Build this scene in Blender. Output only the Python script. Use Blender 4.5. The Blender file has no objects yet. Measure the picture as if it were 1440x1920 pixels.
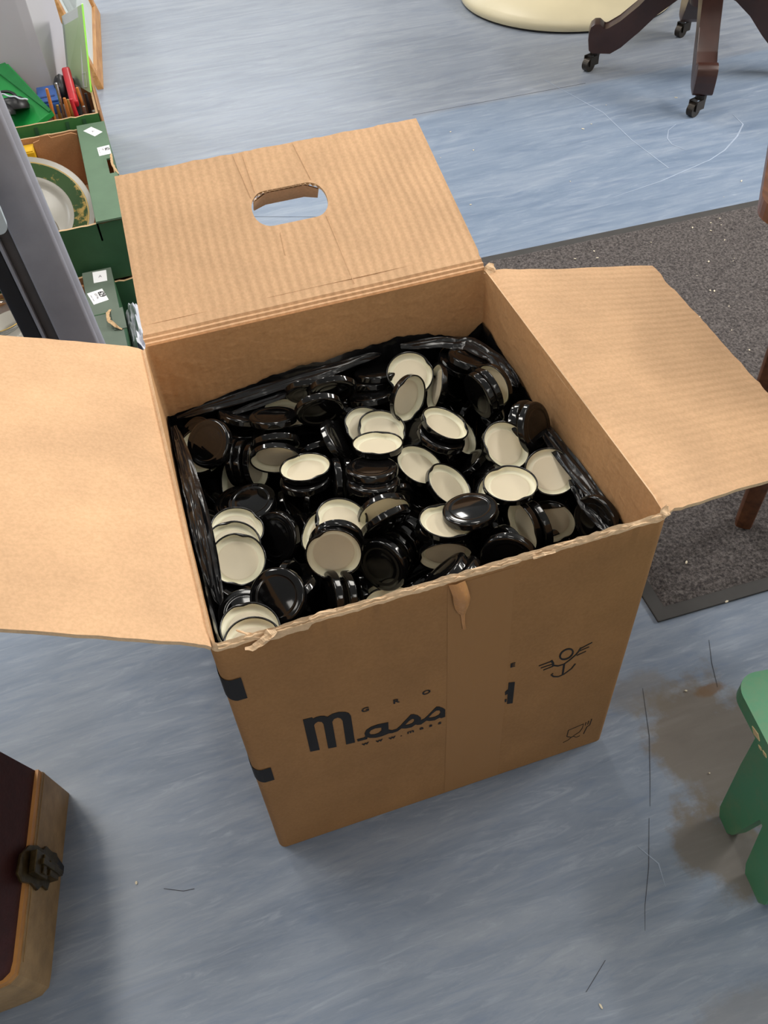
import bpy, bmesh, math, random
from mathutils import Vector, Matrix, noise
from mathutils.geometry import tessellate_polygon
random.seed(7)
SC = bpy.context.scene
COL = SC.collection
# ---------------------------------------------------------------- camera
cam_data = bpy.data.cameras.new('camera')
cam = bpy.data.objects.new('camera', cam_data)
COL.objects.link(cam)
cam_data.sensor_fit = 'VERTICAL'
cam_data.sensor_height = 24.0
cam_data.sensor_width = 18.0
cam_data.lens = 1625.845 / 1920 * 24.0
cam_data.clip_start = 0.05
_r = Vector((0.948834501, -0.312531631, -0.045133900))
_d = Vector((-0.261771220, -0.698554482, -0.665956052))
_f = Vector((0.176603843, 0.643696835, -0.744624380))
cam.matrix_world = Matrix(((_r.x, -_d.x, -_f.x, 0.046694555), (_r.y, -_d.y, -_f.y, -0.499101617),
                           (_r.z, -_d.z, -_f.z, 1.216261658), (0, 0, 0, 1)))
SC.camera = cam
# ---------------------------------------------------------------- world, lights, exposure
wd = bpy.data.worlds.new('world'); SC.world = wd; wd.use_nodes = True
bg = wd.node_tree.nodes['Background']
bg.inputs[0].default_value = (0.80, 0.86, 1.0, 1); bg.inputs[1].default_value = 0.25


def area(name, loc, target, sx, sy, power, col):
    l = bpy.data.lights.new(name, 'AREA'); l.shape = 'RECTANGLE'; l.size = sx; l.size_y = sy
    l.energy = power; l.color = col
    o = bpy.data.objects.new(name, l); COL.objects.link(o); o.location = loc
    o.rotation_euler = (Vector(target) - Vector(loc)).to_track_quat('-Z', 'Y').to_euler()
    return o


for _x, _y, _p in ((-1.2, 1.2, 20), (0.7, 1.2, 13), (-1.2, 3.9, 30), (0.7, 3.9, 26), (2.8, 0.55, 25), (0.5, -1.8, 6), (-1.2, -1.7, 6)):
    area('ceiling_panel_light', (_x, _y, 2.72), (_x, _y, 0), 0.32, 1.25, _p, (1.0, 0.96, 0.89))
area('window_like_light', (-3.3, 3.4, 1.7), (0.5, 1.8, 0.2), 1.8, 1.3, 35, (0.86, 0.93, 1.0))
area('window_like_light', (4.4, 0.75, 1.85), (0.3, 0.3, 0.5), 1.3, 1.1, 110, (1.0, 0.97, 0.92))  # unseen light added at the right to set the flaps' shading
area('window_like_light', (0.4, 6.4, 1.75), (0.4, 2.5, 0.6), 3.2, 1.2, 36, (0.88, 0.94, 1.0))
SC.view_settings.view_transform = 'Standard'
SC.view_settings.look = 'None'
SC.view_settings.gamma = 1.0
SC.view_settings.use_curve_mapping = False
SC.view_settings.exposure = 0.44

# ---------------------------------------------------------------- material helpers


def srgb(r, g, b):
    def f(c):
        c = c / 255.0
        return c / 12.92 if c <= 0.04045 else ((c + 0.055) / 1.055) ** 2.4
    return (f(r), f(g), f(b), 1)


class Mat:
    def __init__(s, name, col, rough=0.6, spec=0.5, metal=0.0):
        s.m = bpy.data.materials.new(name); s.m.use_nodes = True
        s.t = s.m.node_tree; s.n = s.t.nodes; s.l = s.t.links
        s.b = s.n['Principled BSDF']
        s.b.inputs['Base Color'].default_value = col
        s.b.inputs['Roughness'].default_value = rough
        s.b.inputs['Specular IOR Level'].default_value = spec
        s.b.inputs['Metallic'].default_value = metal
        s.h = None

    def node(s, typ, **kw):
        n = s.n.new(typ)
        for k, v in kw.items():
            if k.startswith('_'):
                setattr(n, k[1:], v)
            else:
                n.inputs[k.replace('__', ' ')].default_value = v
        return n

    def coord(s, kind='Object', scale=(1, 1, 1), rot=(0, 0, 0), loc=(0, 0, 0)):
        tc = s.n.new('ShaderNodeTexCoord'); mp = s.n.new('ShaderNodeMapping')
        mp.inputs['Scale'].default_value = scale; mp.inputs['Rotation'].default_value = rot
        mp.inputs['Location'].default_value = loc
        s.l.new(tc.outputs[kind], mp.inputs[0]); return mp.outputs[0]

    def noise(s, vec, scale, detail=4, rough=0.55, dist=0.0):
        n = s.node('ShaderNodeTexNoise', Scale=scale, Detail=detail, Roughness=rough, Distortion=dist)
        s.l.new(vec, n.inputs['Vector']); return n.outputs[0]

    def ramp(s, fac, stops):
        n = s.n.new('ShaderNodeValToRGB'); e = n.color_ramp.elements
        while len(e) < len(stops):
            e.new(0.5)
        for i, (p, c) in enumerate(stops):
            e[i].position = p; e[i].color = c
        s.l.new(fac, n.inputs[0]); return n.outputs[0]

    def math(s, op, a, b=0.0, clamp=False):
        n = s.n.new('ShaderNodeMath'); n.operation = op; n.use_clamp = clamp
        for i, v in enumerate((a, b)):
            if isinstance(v, (int, float)):
                n.inputs[i].default_value = v
            else:
                s.l.new(v, n.inputs[i])
        return n.outputs[0]

    def mix(s, fac, a, b, mode='MIX'):
        n = s.n.new('ShaderNodeMix'); n.data_type = 'RGBA'; n.blend_type = mode
        for i, v in ((0, fac), (6, a), (7, b)):
            if isinstance(v, (int, float, tuple)):
                n.inputs[i].default_value = v
            else:
                s.l.new(v, n.inputs[i])
        return n.outputs[2]

    def color(s, out):
        s.l.new(out, s.b.inputs['Base Color']); return s

    def rough(s, out):
        s.l.new(out, s.b.inputs['Roughness']); return s

    def bump(s, out, strength=0.3, dist=0.01):
        n = s.node('ShaderNodeBump', Strength=strength, Distance=dist)
        s.l.new(out, n.inputs['Height'])
        if s.h is not None:
            s.l.new(s.h, n.inputs['Normal'])
        s.h = n.outputs[0]
        s.l.new(s.h, s.b.inputs['Normal']); return s


def plain(name, col, rough=0.6, spec=0.5, metal=0.0, mottle=0.12, scale=25.0, bump=0.0):
    m = Mat(name, col, rough, spec, metal)
    v = m.coord()
    f = m.noise(v, scale, 5)
    lo = tuple(c * (1 - mottle) for c in col[:3]) + (1,)
    hi = tuple(min(1, c * (1 + mottle)) for c in col[:3]) + (1,)
    m.color(m.ramp(f, ((0.3, lo), (0.7, hi))))
    if bump:
        m.bump(m.noise(v, scale * 4, 3), bump, 0.004)
    return m.m


def board(name, col, flute=0.0, dents=0.0, mottle=0.10, tint=None):
    """kraft board: fibres, broad stains, flute lines along UV v, dents"""
    m = Mat(name, col, 0.72, 0.30)
    v = m.coord(); uv = m.coord('UV')
    f = m.noise(v, 9, 4, 0.6); g = m.noise(v, 260, 2, 0.6)
    lo = tuple(c * (1 - mottle) for c in col[:3]) + (1,)
    hi = tuple(min(1, c * (1 + mottle)) for c in col[:3]) + (1,)
    c1 = m.ramp(f, ((0.3, lo), (0.7, hi)))
    c2 = m.ramp(g, ((0.35, (0.90, 0.89, 0.87, 1)), (0.65, (1, 1, 1, 1))))
    m.color(m.mix(1.0, c1, c2, 'MULTIPLY'))
    m.bump(g, 0.10, 0.001)
    if flute:
        w = m.node('ShaderNodeTexWave', Scale=22.6, Distortion=1.2, Detail=1.0, _wave_type='BANDS', _bands_direction='X')
        w.inputs['Detail Scale'].default_value = 0.6
        m.l.new(uv, w.inputs['Vector'])
        amp = m.math('MULTIPLY', w.outputs[1], m.ramp(m.noise(v, 5, 2), ((0.35, (0.35,) * 3 + (1,)), (0.65, (1, 1, 1, 1)))))
        m.bump(amp, flute, 0.004)
    if dents:
        d = m.noise(m.coord('Object', (1, 1, 1.7)), 38, 2, 0.4)
        m.bump(m.ramp(d, ((0.5, (0, 0, 0, 1)), (0.8, (1, 1, 1, 1)))), dents, 0.006)
    return m.m


# ---------------------------------------------------------------- mesh helpers


def link(name, bm, mat=None, parent=None, smooth=False, loc=None):
    me = bpy.data.meshes.new(name)
    bmesh.ops.recalc_face_normals(bm, faces=bm.faces[:])
    bm.to_mesh(me); bm.free()
    return link_mesh(name, me, mat, parent, smooth, loc)


def link_mesh(name, me, mat=None, parent=None, smooth=False, loc=None):
    mats = mat if isinstance(mat, (list, tuple)) else [mat]
    for k in mats:
        if k is not None:
            me.materials.append(k)
    if smooth:
        me.polygons.foreach_set('use_smooth', [True] * len(me.polygons))
        if isinstance(smooth, float):
            me.set_sharp_from_angle(angle=smooth)
    o = bpy.data.objects.new(name, me); COL.objects.link(o)
    if parent is not None:
        o.parent = parent
    if loc is not None:
        o.location = loc
    return o


def tag(o, label=None, cat=None, group=None, kind=None):
    for k, v in (('label', label), ('category', cat), ('group', group), ('kind', kind)):
        if v:
            o[k] = v
    return o


def root(name, loc, label, cat, group=None, rz=0.0):
    o = bpy.data.objects.new(name, None); COL.objects.link(o); o.location = loc; o.rotation_euler = (0, 0, rz)
    o.empty_display_size = 0.05
    return tag(o, label, cat, group)


def box_bm(bm, lo, hi, bevel=0.0, M=None, seg=2):
    r = bmesh.ops.create_cube(bm, size=1.0)
    vs = r['verts']
    for v in vs:
        v.co = Vector([lo[i] + (v.co[i] + 0.5) * (hi[i] - lo[i]) for i in range(3)])
    if bevel:
        es = list({e for v in vs for e in v.link_edges})
        r2 = bmesh.ops.bevel(bm, geom=es, offset=bevel, segments=seg, affect='EDGES', profile=0.6)
        vs = list({v for f in r2['faces'] for v in f.verts} | {v for v in vs if v.is_valid})
    if M is not None:
        done = set(); stack = list(vs)
        for v in vs:
            v.co = M @ v.co
    return bm


def bx(lo, hi, bevel=0.0, M=None, seg=2):
    return box_bm(bmesh.new(), lo, hi, bevel, M, seg)


def prism(pts, vec, bevel=0.0, seg=2):
    """extrude polygon pts (3-D) by vec"""
    bm = bmesh.new(); vec = Vector(vec)
    a = [bm.verts.new(Vector(p)) for p in pts]; b = [bm.verts.new(Vector(p) + vec) for p in pts]
    bm.faces.new(a); bm.faces.new(b[::-1])
    for i in range(len(pts)):
        j = (i + 1) % len(pts)
        bm.faces.new((a[i], b[i], b[j], a[j]))
    if bevel:
        bmesh.ops.bevel(bm, geom=bm.edges[:], offset=bevel, segments=seg, affect='EDGES', profile=0.6)
    return bm


def lathe(prof, seg=32, closed=False):
    bm = bmesh.new(); rings = []
    for r, z in prof:
        if r < 1e-6:
            rings.append([bm.verts.new((0, 0, z))])
        else:
            rings.append([bm.verts.new((r * math.cos(2 * math.pi * k / seg), r * math.sin(2 * math.pi * k / seg), z)) for k in range(seg)])
    for a, b in zip(rings, rings[1:]):
        for k in range(seg):
            j = (k + 1) % seg
            if len(a) == 1 and len(b) == 1:
                continue
            if len(a) == 1:
                bm.faces.new((a[0], b[j], b[k]))
            elif len(b) == 1:
                bm.faces.new((a[k], a[j], b[0]))
            else:
                bm.faces.new((a[k], a[j], b[j], b[k]))
    return bm


def tube(pts, rad, seg=8, cap=True, bm=None):
    bm = bm or bmesh.new(); pts = [Vector(p) for p in pts]; rings = []
    up = Vector((0, 0, 1))
    for i, p in enumerate(pts):
        t = (pts[min(i + 1, len(pts) - 1)] - pts[max(i - 1, 0)]).normalized()
        a = t.cross(up if abs(t.dot(up)) < 0.95 else Vector((1, 0, 0))).normalized(); b = t.cross(a)
        r = rad[i] if isinstance(rad, (list, tuple)) else rad
        rings.append([bm.verts.new(p + (a * math.cos(q) + b * math.sin(q)) * r) for q in [2 * math.pi * k / seg for k in range(seg)]])
    for a, b in zip(rings, rings[1:]):
        for k in range(seg):
            j = (k + 1) % seg
            bm.faces.new((a[k], a[j], b[j], b[k]))
    if cap:
        bm.faces.new(rings[0][::-1]); bm.faces.new(rings[-1])
    return bm


def flat_poly(loops, to3d, thick):
    """filled 2-D outline with holes, given thickness along 'thick' (3-D vector)"""
    bm = bmesh.new(); thick = Vector(thick)
    flat = [Vector((x, y, 0)) for lp in loops for (x, y) in lp]
    tris = tessellate_polygon([[Vector((x, y, 0)) for (x, y) in lp] for lp in loops])
    a = [bm.verts.new(Vector(to3d(p.x, p.y))) for p in flat]
    b = [bm.verts.new(v.co + thick) for v in a]
    for t in tris:
        try:
            bm.faces.new([a[i] for i in t]); bm.faces.new([b[i] for i in reversed(t)])
        except ValueError:
            pass
    k = 0
    for lp in loops:
        n = len(lp)
        for i in range(n):
            j = (i + 1) % n
            try:
                bm.faces.new((a[k + i], a[k + j], b[k + j], b[k + i]))
            except ValueError:
                pass
        k += n
    return bm


def stroke_loop(pts, w):
    """2-D polyline to an outline of width w (w may be a list)"""
    n = len(pts); L = []; R = []
    for i, p in enumerate(pts):
        q0 = pts[max(i - 1, 0)]; q1 = pts[min(i + 1, n - 1)]
        dx, dy = q1[0] - q0[0], q1[1] - q0[1]; l = math.hypot(dx, dy) or 1
        ww = (w[i] if isinstance(w, list) else w) / 2
        L.append((p[0] - dy / l * ww, p[1] + dx / l * ww)); R.append((p[0] + dy / l * ww, p[1] - dx / l * ww))
    return L + R[::-1]


def rrect(x0, y0, x1, y1, r, n=5):
    out = []
    for cx, cy, a0 in ((x1 - r, y1 - r, 0), (x0 + r, y1 - r, 90), (x0 + r, y0 + r, 180), (x1 - r, y0 + r, 270)):
        for k in range(n + 1):
            a = math.radians(a0 + 90 * k / n); out.append((cx + r * math.cos(a), cy + r * math.sin(a)))
    return out


def text_mesh(s, size, to_world, name, mat, parent, spacing=1.0):
    cu = bpy.data.curves.new(name, 'FONT'); cu.body = s; cu.size = size; cu.space_character = spacing
    cu.offset = size * 0.035; cu.align_x = 'CENTER'; cu.align_y = 'CENTER'; cu.resolution_u = 3
    o = bpy.data.objects.new('tmp', cu)
    COL.objects.link(o)
    dg = bpy.context.evaluated_depsgraph_get()
    me = bpy.data.meshes.new_from_object(o.evaluated_get(dg))
    bpy.data.objects.remove(o)
    me.transform(to_world)
    me.name = name
    me.materials.clear()
    return link_mesh(name, me, mat, parent)


# ---------------------------------------------------------------- materials
KRAFT_IN = srgb(218, 177, 138)
KRAFT_OUT = srgb(160, 118, 76)
M_IN = board('kraft_inside_fluted', KRAFT_IN, 0.22)
M_INS = board('kraft_inside_smooth', KRAFT_IN, 0.06)
M_WALL = board('kraft_inside_dented', srgb(200, 156, 112), 0.10, 0.16)
M_OUT = board('kraft_outside', KRAFT_OUT, 0.05)
M_TEAR = board('torn_paper_edge', srgb(228, 196, 160), 0.0, 0.3)
M_TAPE = Mat('brown_parcel_tape', srgb(160, 118, 76), 0.6, 0.25)
_v = M_TAPE.coord('Object', (1, 1, 0.05)); M_TAPE.bump(M_TAPE.noise(_v, 70, 2), 0.25, 0.003); M_TAPE = M_TAPE.m
M_AMBER = plain('amber_tape_scrap', srgb(196, 140, 86), 0.3, 0.5, bump=0.3)
M_INK = plain('black_ink', srgb(33, 31, 32), 0.6, 0.3)
M_BLACK = plain('gloss_black_lacquer', (0.0035, 0.0033, 0.0035, 1), 0.085, 0.5)
M_CREAM = plain('cream_lining', srgb(222, 210, 184), 0.38, 0.4, mottle=0.02)
M_GASKET = plain('pale_gasket', srgb(238, 233, 208), 0.35, 0.4, mottle=0.02)
_m = Mat('black_bag_film', (0.006, 0.006, 0.007, 1), 0.24, 0.5)
_v = _m.coord(); _m.bump(_m.noise(_v, 26, 2, 0.4, 0.8), 0.35, 0.008); M_BAG = _m.m
M_RUBBER = plain('black_rubber_border', srgb(58, 56, 55), 0.7)
M_MAHOG = plain('dark_mahogany', srgb(60, 36, 30), 0.38, 0.5, mottle=0.25, scale=14)
M_WOOD = Mat('brown_wood', srgb(120, 74, 44), 0.4)
_v = M_WOOD.coord('Object', (12, 1.2, 12)); M_WOOD.color(M_WOOD.ramp(M_WOOD.noise(_v, 6, 4, 0.6, 0.6), ((0.3, srgb(70, 40, 25)), (0.7, srgb(112, 70, 44))))); M_WOOD = M_WOOD.m
M_PINE = Mat('orange_pine', srgb(205, 150, 92), 0.45)
_v = M_PINE.coord('Object', (12, 1.2, 12)); M_PINE.color(M_PINE.ramp(M_PINE.noise(_v, 6, 4), ((0.3, srgb(186, 128, 74)), (0.7, srgb(216, 164, 104))))); M_PINE = M_PINE.m
M_CASTOR = plain('dark_brass_castor', srgb(44, 38, 32), 0.35, 0.5, 0.6)
M_SHELL = plain('cream_fibreglass', srgb(206, 194, 162), 0.4, 0.5, mottle=0.05, scale=6)
M_GREENB = plain('green_crate_board', srgb(92, 118, 94), 0.65, 0.3, mottle=0.06)
M_GREEND = plain('dark_green_crate_board', srgb(50, 88, 58), 0.6, 0.3, mottle=0.10)
M_GREENG = plain('grey_green_crate_board', srgb(96, 108, 96), 0.6, 0.3, mottle=0.08)
M_TAN = board('crate_brown_inside', srgb(176, 128, 88), 0.0)
M_TANEDGE = plain('crate_cut_edge', srgb(196, 164, 124), 0.8)
M_WHITE = plain('white_sticker_paper', srgb(240, 240, 242), 0.5, mottle=0.02)
M_GREYINK = plain('faint_grey_print', srgb(150, 146, 152), 0.6)
M_CHINA = plain('shade_toned_white_china', srgb(158, 154, 145), 0.3, 0.5, mottle=0.02)  # white china, its colour greyed to carry the shade over the crates
M_GLAZE = Mat('green_gilt_band', srgb(46, 74, 34), 0.2)
_v = M_GLAZE.coord(); _f = M_GLAZE.noise(_v, 22, 5, 0.7)
M_GLAZE.color(M_GLAZE.ramp(_f, ((0.55, srgb(44, 70, 32)), (0.62, srgb(170, 140, 74))))); M_GLAZE = M_GLAZE.m
M_GOLD = plain('gilt', srgb(190, 160, 90), 0.3, 0.5, 0.8)
M_STEEL = plain('grey_painted_steel', srgb(146, 147, 157), 0.42, 0.5, 0.0, mottle=0.10, scale=18)
M_STEELD = plain('dark_painted_steel', srgb(84, 80, 80), 0.5, 0.5, 0.0)
M_BLKPL = plain('black_plastic', srgb(26, 26, 30), 0.4)
M_PALEPL = plain('pale_blue_grey_plastic', srgb(196, 208, 216), 0.4)
M_MAROON = plain('maroon_leathercloth', srgb(62, 30, 30), 0.55, 0.4, mottle=0.2, scale=60, bump=0.15)
M_HIDE = plain('tan_worn_leather', srgb(160, 131, 92), 0.5, 0.4, mottle=0.24, scale=30, bump=0.15)
M_LIP = plain('orange_wood_lip', srgb(196, 138, 76), 0.45)
M_BRASS = plain('old_brass', srgb(92, 78, 52), 0.4, 0.5, 0.85, mottle=0.4, scale=90)
_m = Mat('green_stool_paint', srgb(40, 92, 62), 0.42, 0.5); _v = _m.coord()
_m.color(_m.mix(_m.ramp(_m.noise(_v, 30, 5, 0.7), ((0.45, (0, 0, 0, 1)), (0.85, (0.5, 0.5, 0.5, 1)))), srgb(74, 140, 102), srgb(128, 134, 100))); M_GPAINT = _m.m
M_CHIP = plain('bare_wood_chip', srgb(206, 182, 140), 0.7)
M_WHITEBOX = plain('white_card', srgb(198, 196, 203), 0.5, mottle=0.03, scale=4)
M_GFOLD = plain('bright_green_card', srgb(22, 140, 62), 0.45, mottle=0.06)
M_LIME = plain('lime_plastic', srgb(170, 250, 96), 0.35, mottle=0.02)
_m = Mat('clear_green_plastic', srgb(188, 214, 168), 0.3); _m.b.inputs['Alpha'].default_value = 0.82; M_CLEAR = _m.m
M_BLUE = plain('blue_plastic', srgb(48, 84, 150), 0.4, mottle=0.2)
M_RED = plain('red_plastic', srgb(186, 40, 50), 0.35)
M_YELLOW = plain('yellow_card', srgb(214, 168, 24), 0.5)
M_PAPERW = plain('white_print_paper', srgb(214, 222, 222), 0.6, mottle=0.05, scale=6)
M_PAPER = plain('crumpled_white_paper', srgb(226, 228, 238), 0.6)
M_CRUMB = plain('pale_crumb', srgb(226, 214, 190), 0.8)
M_SCUFF = plain('pale_scuff', srgb(158, 170, 190), 0.5)
M_CRACK = plain('dirt_line', srgb(60, 60, 66), 0.8)
M_BROWNPENCIL = plain('pencil_wood', srgb(196, 120, 54), 0.5)
M_SILVER = plain('polished_silver', srgb(200, 200, 200), 0.2, 0.5, 0.9)

# ================================================================ SETTING: floor


def floor_material():
    m = Mat('blue_marbled_vinyl', (0.3, 0.36, 0.45, 1), 0.38, 0.5)
    v = m.coord('Object', (1.1, 7.5, 1)); v2 = m.coord('Object', (4, 26, 1)); v0 = m.coord()
    a = m.noise(v, 2.2, 9, 0.70, 1.1); b = m.noise(v2, 2.6, 8, 0.70, 1.0); c = m.noise(v0, 210, 3, 0.7)
    blue = m.ramp(a, ((0.28, srgb(102, 120, 144)), (0.5, srgb(122, 138, 160)), (0.72, srgb(142, 154, 172))))
    grey = m.ramp(a, ((0.28, srgb(120, 125, 136)), (0.5, srgb(137, 142, 152)), (0.72, srgb(153, 157, 164))))
    sep = m.n.new('ShaderNodeSeparateXYZ'); m.l.new(v0, sep.inputs[0])
    yy = m.math('ADD', sep.outputs[1], m.math('MULTIPLY', m.noise(v0, 2.0, 3), 0.02))
    sheet = m.ramp(m.math('MULTIPLY', yy, 0.2), ((0.0, (0.45, 0.45, 0.45, 1)), (0.30, (0.05, 0.05, 0.05, 1)), (0.424, (0.15, 0.15, 0.15, 1)), (0.426, (0.8, 0.8, 0.8, 1))))
    col = m.mix(sheet, blue, grey)
    col = m.mix(m.ramp(b, ((0.54, (0, 0, 0, 1)), (0.80, (0.5, 0.5, 0.5, 1)))), col, srgb(180, 188, 202))
    col = m.mix(m.ramp(b, ((0.24, (0.55, 0.55, 0.55, 1)), (0.48, (0, 0, 0, 1)))), col, srgb(96, 114, 144))
    col = m.mix(m.ramp(c, ((0.66, (0, 0, 0, 1)), (0.74, (0.35, 0.35, 0.35, 1)))), col, srgb(110, 116, 128))
    nz = m.noise(v0, 16, 5, 0.65)
    for (cx, cy, rx, ry, col2, amt) in ((0.655, -0.07, 0.12, 0.14, (116, 104, 88), 0.8), (0.58, -0.20, 0.075, 0.075, (112, 100, 84), 0.75), (0.60, 0.05, 0.07, 0.05, (120, 112, 100), 0.45),
                                        (0.50, -0.40, 0.12, 0.05, (116, 108, 96), 0.35), (0.70, 0.02, 0.03, 0.012, (118, 92, 66), 0.8)):
        p = m.coord('Object', (1 / rx, 1 / ry, 0), (0, 0, 0), (-cx / rx, -cy / ry, 0))
        ln = m.n.new('ShaderNodeVectorMath'); ln.operation = 'LENGTH'; m.l.new(p, ln.inputs[0])
        d = m.math('ADD', ln.outputs['Value'], m.math('MULTIPLY', m.math('SUBTRACT', nz, 0.5), 1.6))
        k = m.ramp(d, ((0.62, (amt, amt, amt, 1)), (0.98, (0, 0, 0, 1))))
        col = m.mix(k, col, srgb(*col2))
    m.color(col)
    m.rough(m.ramp(b, ((0.3, (0.30, 0.30, 0.30, 1)), (0.7, (0.46, 0.46, 0.46, 1)))))
    m.bump(c, 0.05, 0.001)
    return m.m


fl = link('floor', bx((-3.6, -2.6, -0.03), (4.6, 6.6, 0)), floor_material())
tag(fl, kind='structure')


def floor_line(name, pts, w, mat):
    lp = stroke_loop(pts, w)
    return link(name, flat_poly([lp], lambda x, y: (x, y, 0.0002), (0, 0, 0.0004)), mat, fl)


def arc(cx, cy, r, a0, a1, n=14, ry=None):
    return [(cx + r * math.cos(math.radians(a0 + (a1 - a0) * k / n)), cy + (ry or r) * math.sin(math.radians(a0 + (a1 - a0) * k / n))) for k in range(n + 1)]


floor_line('scuff_mark', [(1.44, 2.20), (1.50, 1.90), (1.49, 1.70), (1.50, 1.51)], [0.001, 0.003, 0.002, 0.003], M_SCUFF)
floor_line('scuff_mark', [(1.85, 1.73), (1.84, 1.66), (1.78, 1.60), (1.70, 1.54), (1.63, 1.506), (1.44, 1.452), (1.28, 1.425)], [0.001, 0.004, 0.004, 0.004, 0.003, 0.003, 0.001], M_SCUFF)
floor_line('scuff_mark', [(1.66, 1.74), (1.62, 1.715), (1.59, 1.67), (1.582, 1.63), (1.60, 1.58)], [0.001, 0.002, 0.003, 0.003, 0.001], M_SCUFF)
floor_line('dirt_line', [(0.60, 0.057), (0.568, -0.02), (0.535, -0.08), (0.515, -0.115)], [0.0003, 0.0008, 0.0006, 0.0003], M_CRACK)
floor_line('dirt_line', [(0.505, -0.13), (0.47, -0.19), (0.44, -0.233), (0.425, -0.26)], [0.0003, 0.0008, 0.0006, 0.0003], M_CRACK)
floor_line('dirt_line', [(0.745, 0.10), (0.725, 0.06), (0.71, 0.02)], [0.0003, 0.0007, 0.0003], M_CRACK)
floor_line('dirt_line', [(0.95, 2.128), (1.55, 2.118)], [0.0005, 0.0008], M_CRACK)
floor_line('scuff_mark', [(0.47, -0.16), (0.485, -0.19), (0.478, -0.22)], [0.0006, 0.002, 0.0006], M_SCUFF)
for _p in ([(-0.165, 0.00), (-0.14, -0.012), (-0.125, -0.014)], [(0.10, -0.335), (0.14, -0.31)], [(0.32, -0.30), (0.36, -0.275)], [(0.18, 1.78), (0.55, 1.62)], [(0.28, -0.365), (0.33, -0.372)]):
    floor_line('dirt_line', _p, 0.0006, M_CRACK)

RM = plain('painted_plaster', srgb(190, 188, 182), 0.8, 0.2, mottle=0.03, scale=2)
tag(link('ceiling', bx((-3.6, -2.6, 2.80), (4.6, 6.6, 2.9)), plain('ceiling_tiles', srgb(214, 212, 206), 0.9, 0.1, mottle=0.03)), kind='structure')
tag(link('wall_back', bx((-3.6, 6.5, 0), (4.6, 6.6, 2.8)), RM), kind='structure')
tag(link('wall_front', bx((-3.6, -2.6, 0), (4.6, -2.5, 2.8)), RM), kind='structure')
tag(link('wall_left', bx((-3.6, -2.5, 0), (-3.5, 6.5, 2.8)), RM), kind='structure')
tag(link('wall_right', bx((4.5, -2.5, 0), (4.6, 6.5, 2.8)), RM), kind='structure')

# ================================================================ entrance mat
MAT = root('floor_mat', (1.5, 0.70, 0), 'dark grey-brown ribbed carpet mat with a black rubber edge, under the wooden table leg', 'mat')
MAT.rotation_euler = (0, 0, math.radians(-1.6))
_x0, _x1, _y0, _y1 = -0.80, 1.1, -0.565, 0.562
link('rubber_border', bx((_x0, _y0, 0.0), (_x1, _y1, 0.004), 0.0015), M_RUBBER, MAT)
bm = bmesh.new()
nx, ny = 330, 200
vs = []
for j in range(ny + 1):
    for i in range(nx + 1):
        x = _x0 + 0.024 + (_x1 - _x0 - 0.048) * i / nx; y = _y0 + 0.024 + (_y1 - _y0 - 0.048) * j / ny
        e = min(1, min(i, nx - i, j, ny - j) / 2)
        z = 0.0042 + e * (0.003 + 0.0035 * (noise.noise(Vector((x * 70, y * 110, 0))) + 0.6 * noise.noise(Vector((x * 160, y * 160, 3)))))
        vs.append(bm.verts.new((x, y, max(0.0041, z))))
for j in range(ny):
    for i in range(nx):
        a = j * (nx + 1) + i
        bm.faces.new((vs[a], vs[a + 1], vs[a + nx + 2], vs[a + nx + 1]))
_m = Mat('carpet_pile', srgb(78, 74, 74), 0.95, 0.1)
_v = _m.coord(); _m.color(_m.ramp(_m.noise(_v, 180, 4, 0.7), ((0.34, srgb(52, 49, 50)), (0.5, srgb(84, 79, 78)), (0.68, srgb(116, 110, 108)))))
_m.bump(_m.noise(_v, 260, 2), 0.6, 0.003)
tag(link('carpet_pile', bm, _m.m, MAT, True), kind='stuff')

bm = bmesh.new()
rr = random.Random(5)
spots = [(1.252, 1.176), (1.4, 1.036), (1.391, 1.027), (1.273, .94), (1.194, .859), (1.278, .87), (1.233, .79), (.809, .152), (.791, .248), (1.641, 1.367), (1.55, 1.311), (1.79, 1.436), (1.392, 1.824), (1.438, 1.2), (1.471, 1.21), (1.056, .797)]
spots += [(rr.uniform(0.9, 1.6), rr.uniform(0.55, 1.22)) for _ in range(34)] + [(rr.uniform(0.8, 2.0), rr.uniform(1.3, 2.0)) for _ in range(10)] + [(0.62, -0.10), (0.66, 0.03), (0.60, -0.25), (0.33, -0.32), (-0.2, 0.02)]
for (x, y) in spots:
    z = 0.0085 if (y < 1.25 and y > 0.15 and x > 0.72) else 0.0012
    s = rr.uniform(0.0008, 0.0023)
    M = Matrix.Translation((x, y, z)) @ Matrix.Rotation(rr.uniform(0, 6.3), 4, 'Z') @ Matrix.Diagonal((s * rr.uniform(1, 2.6), s, s * 0.6, 1))
    bmesh.ops.create_icosphere(bm, subdivisions=1, radius=1.0, matrix=M)
tag(link('crumbs', bm, M_CRUMB), 'tiny pale crumbs scattered over the carpet mat and blue floor', 'debris', kind='stuff')

# ================================================================ THE CARDBOARD BOX
W, D, H, T = 0.5, 0.5068, 0.5130, 0.005
BOX = root('cardboard_box', (0, 0, 0), 'big open brown cardboard box full of black jar lids, flaps folded out', 'box')


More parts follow.
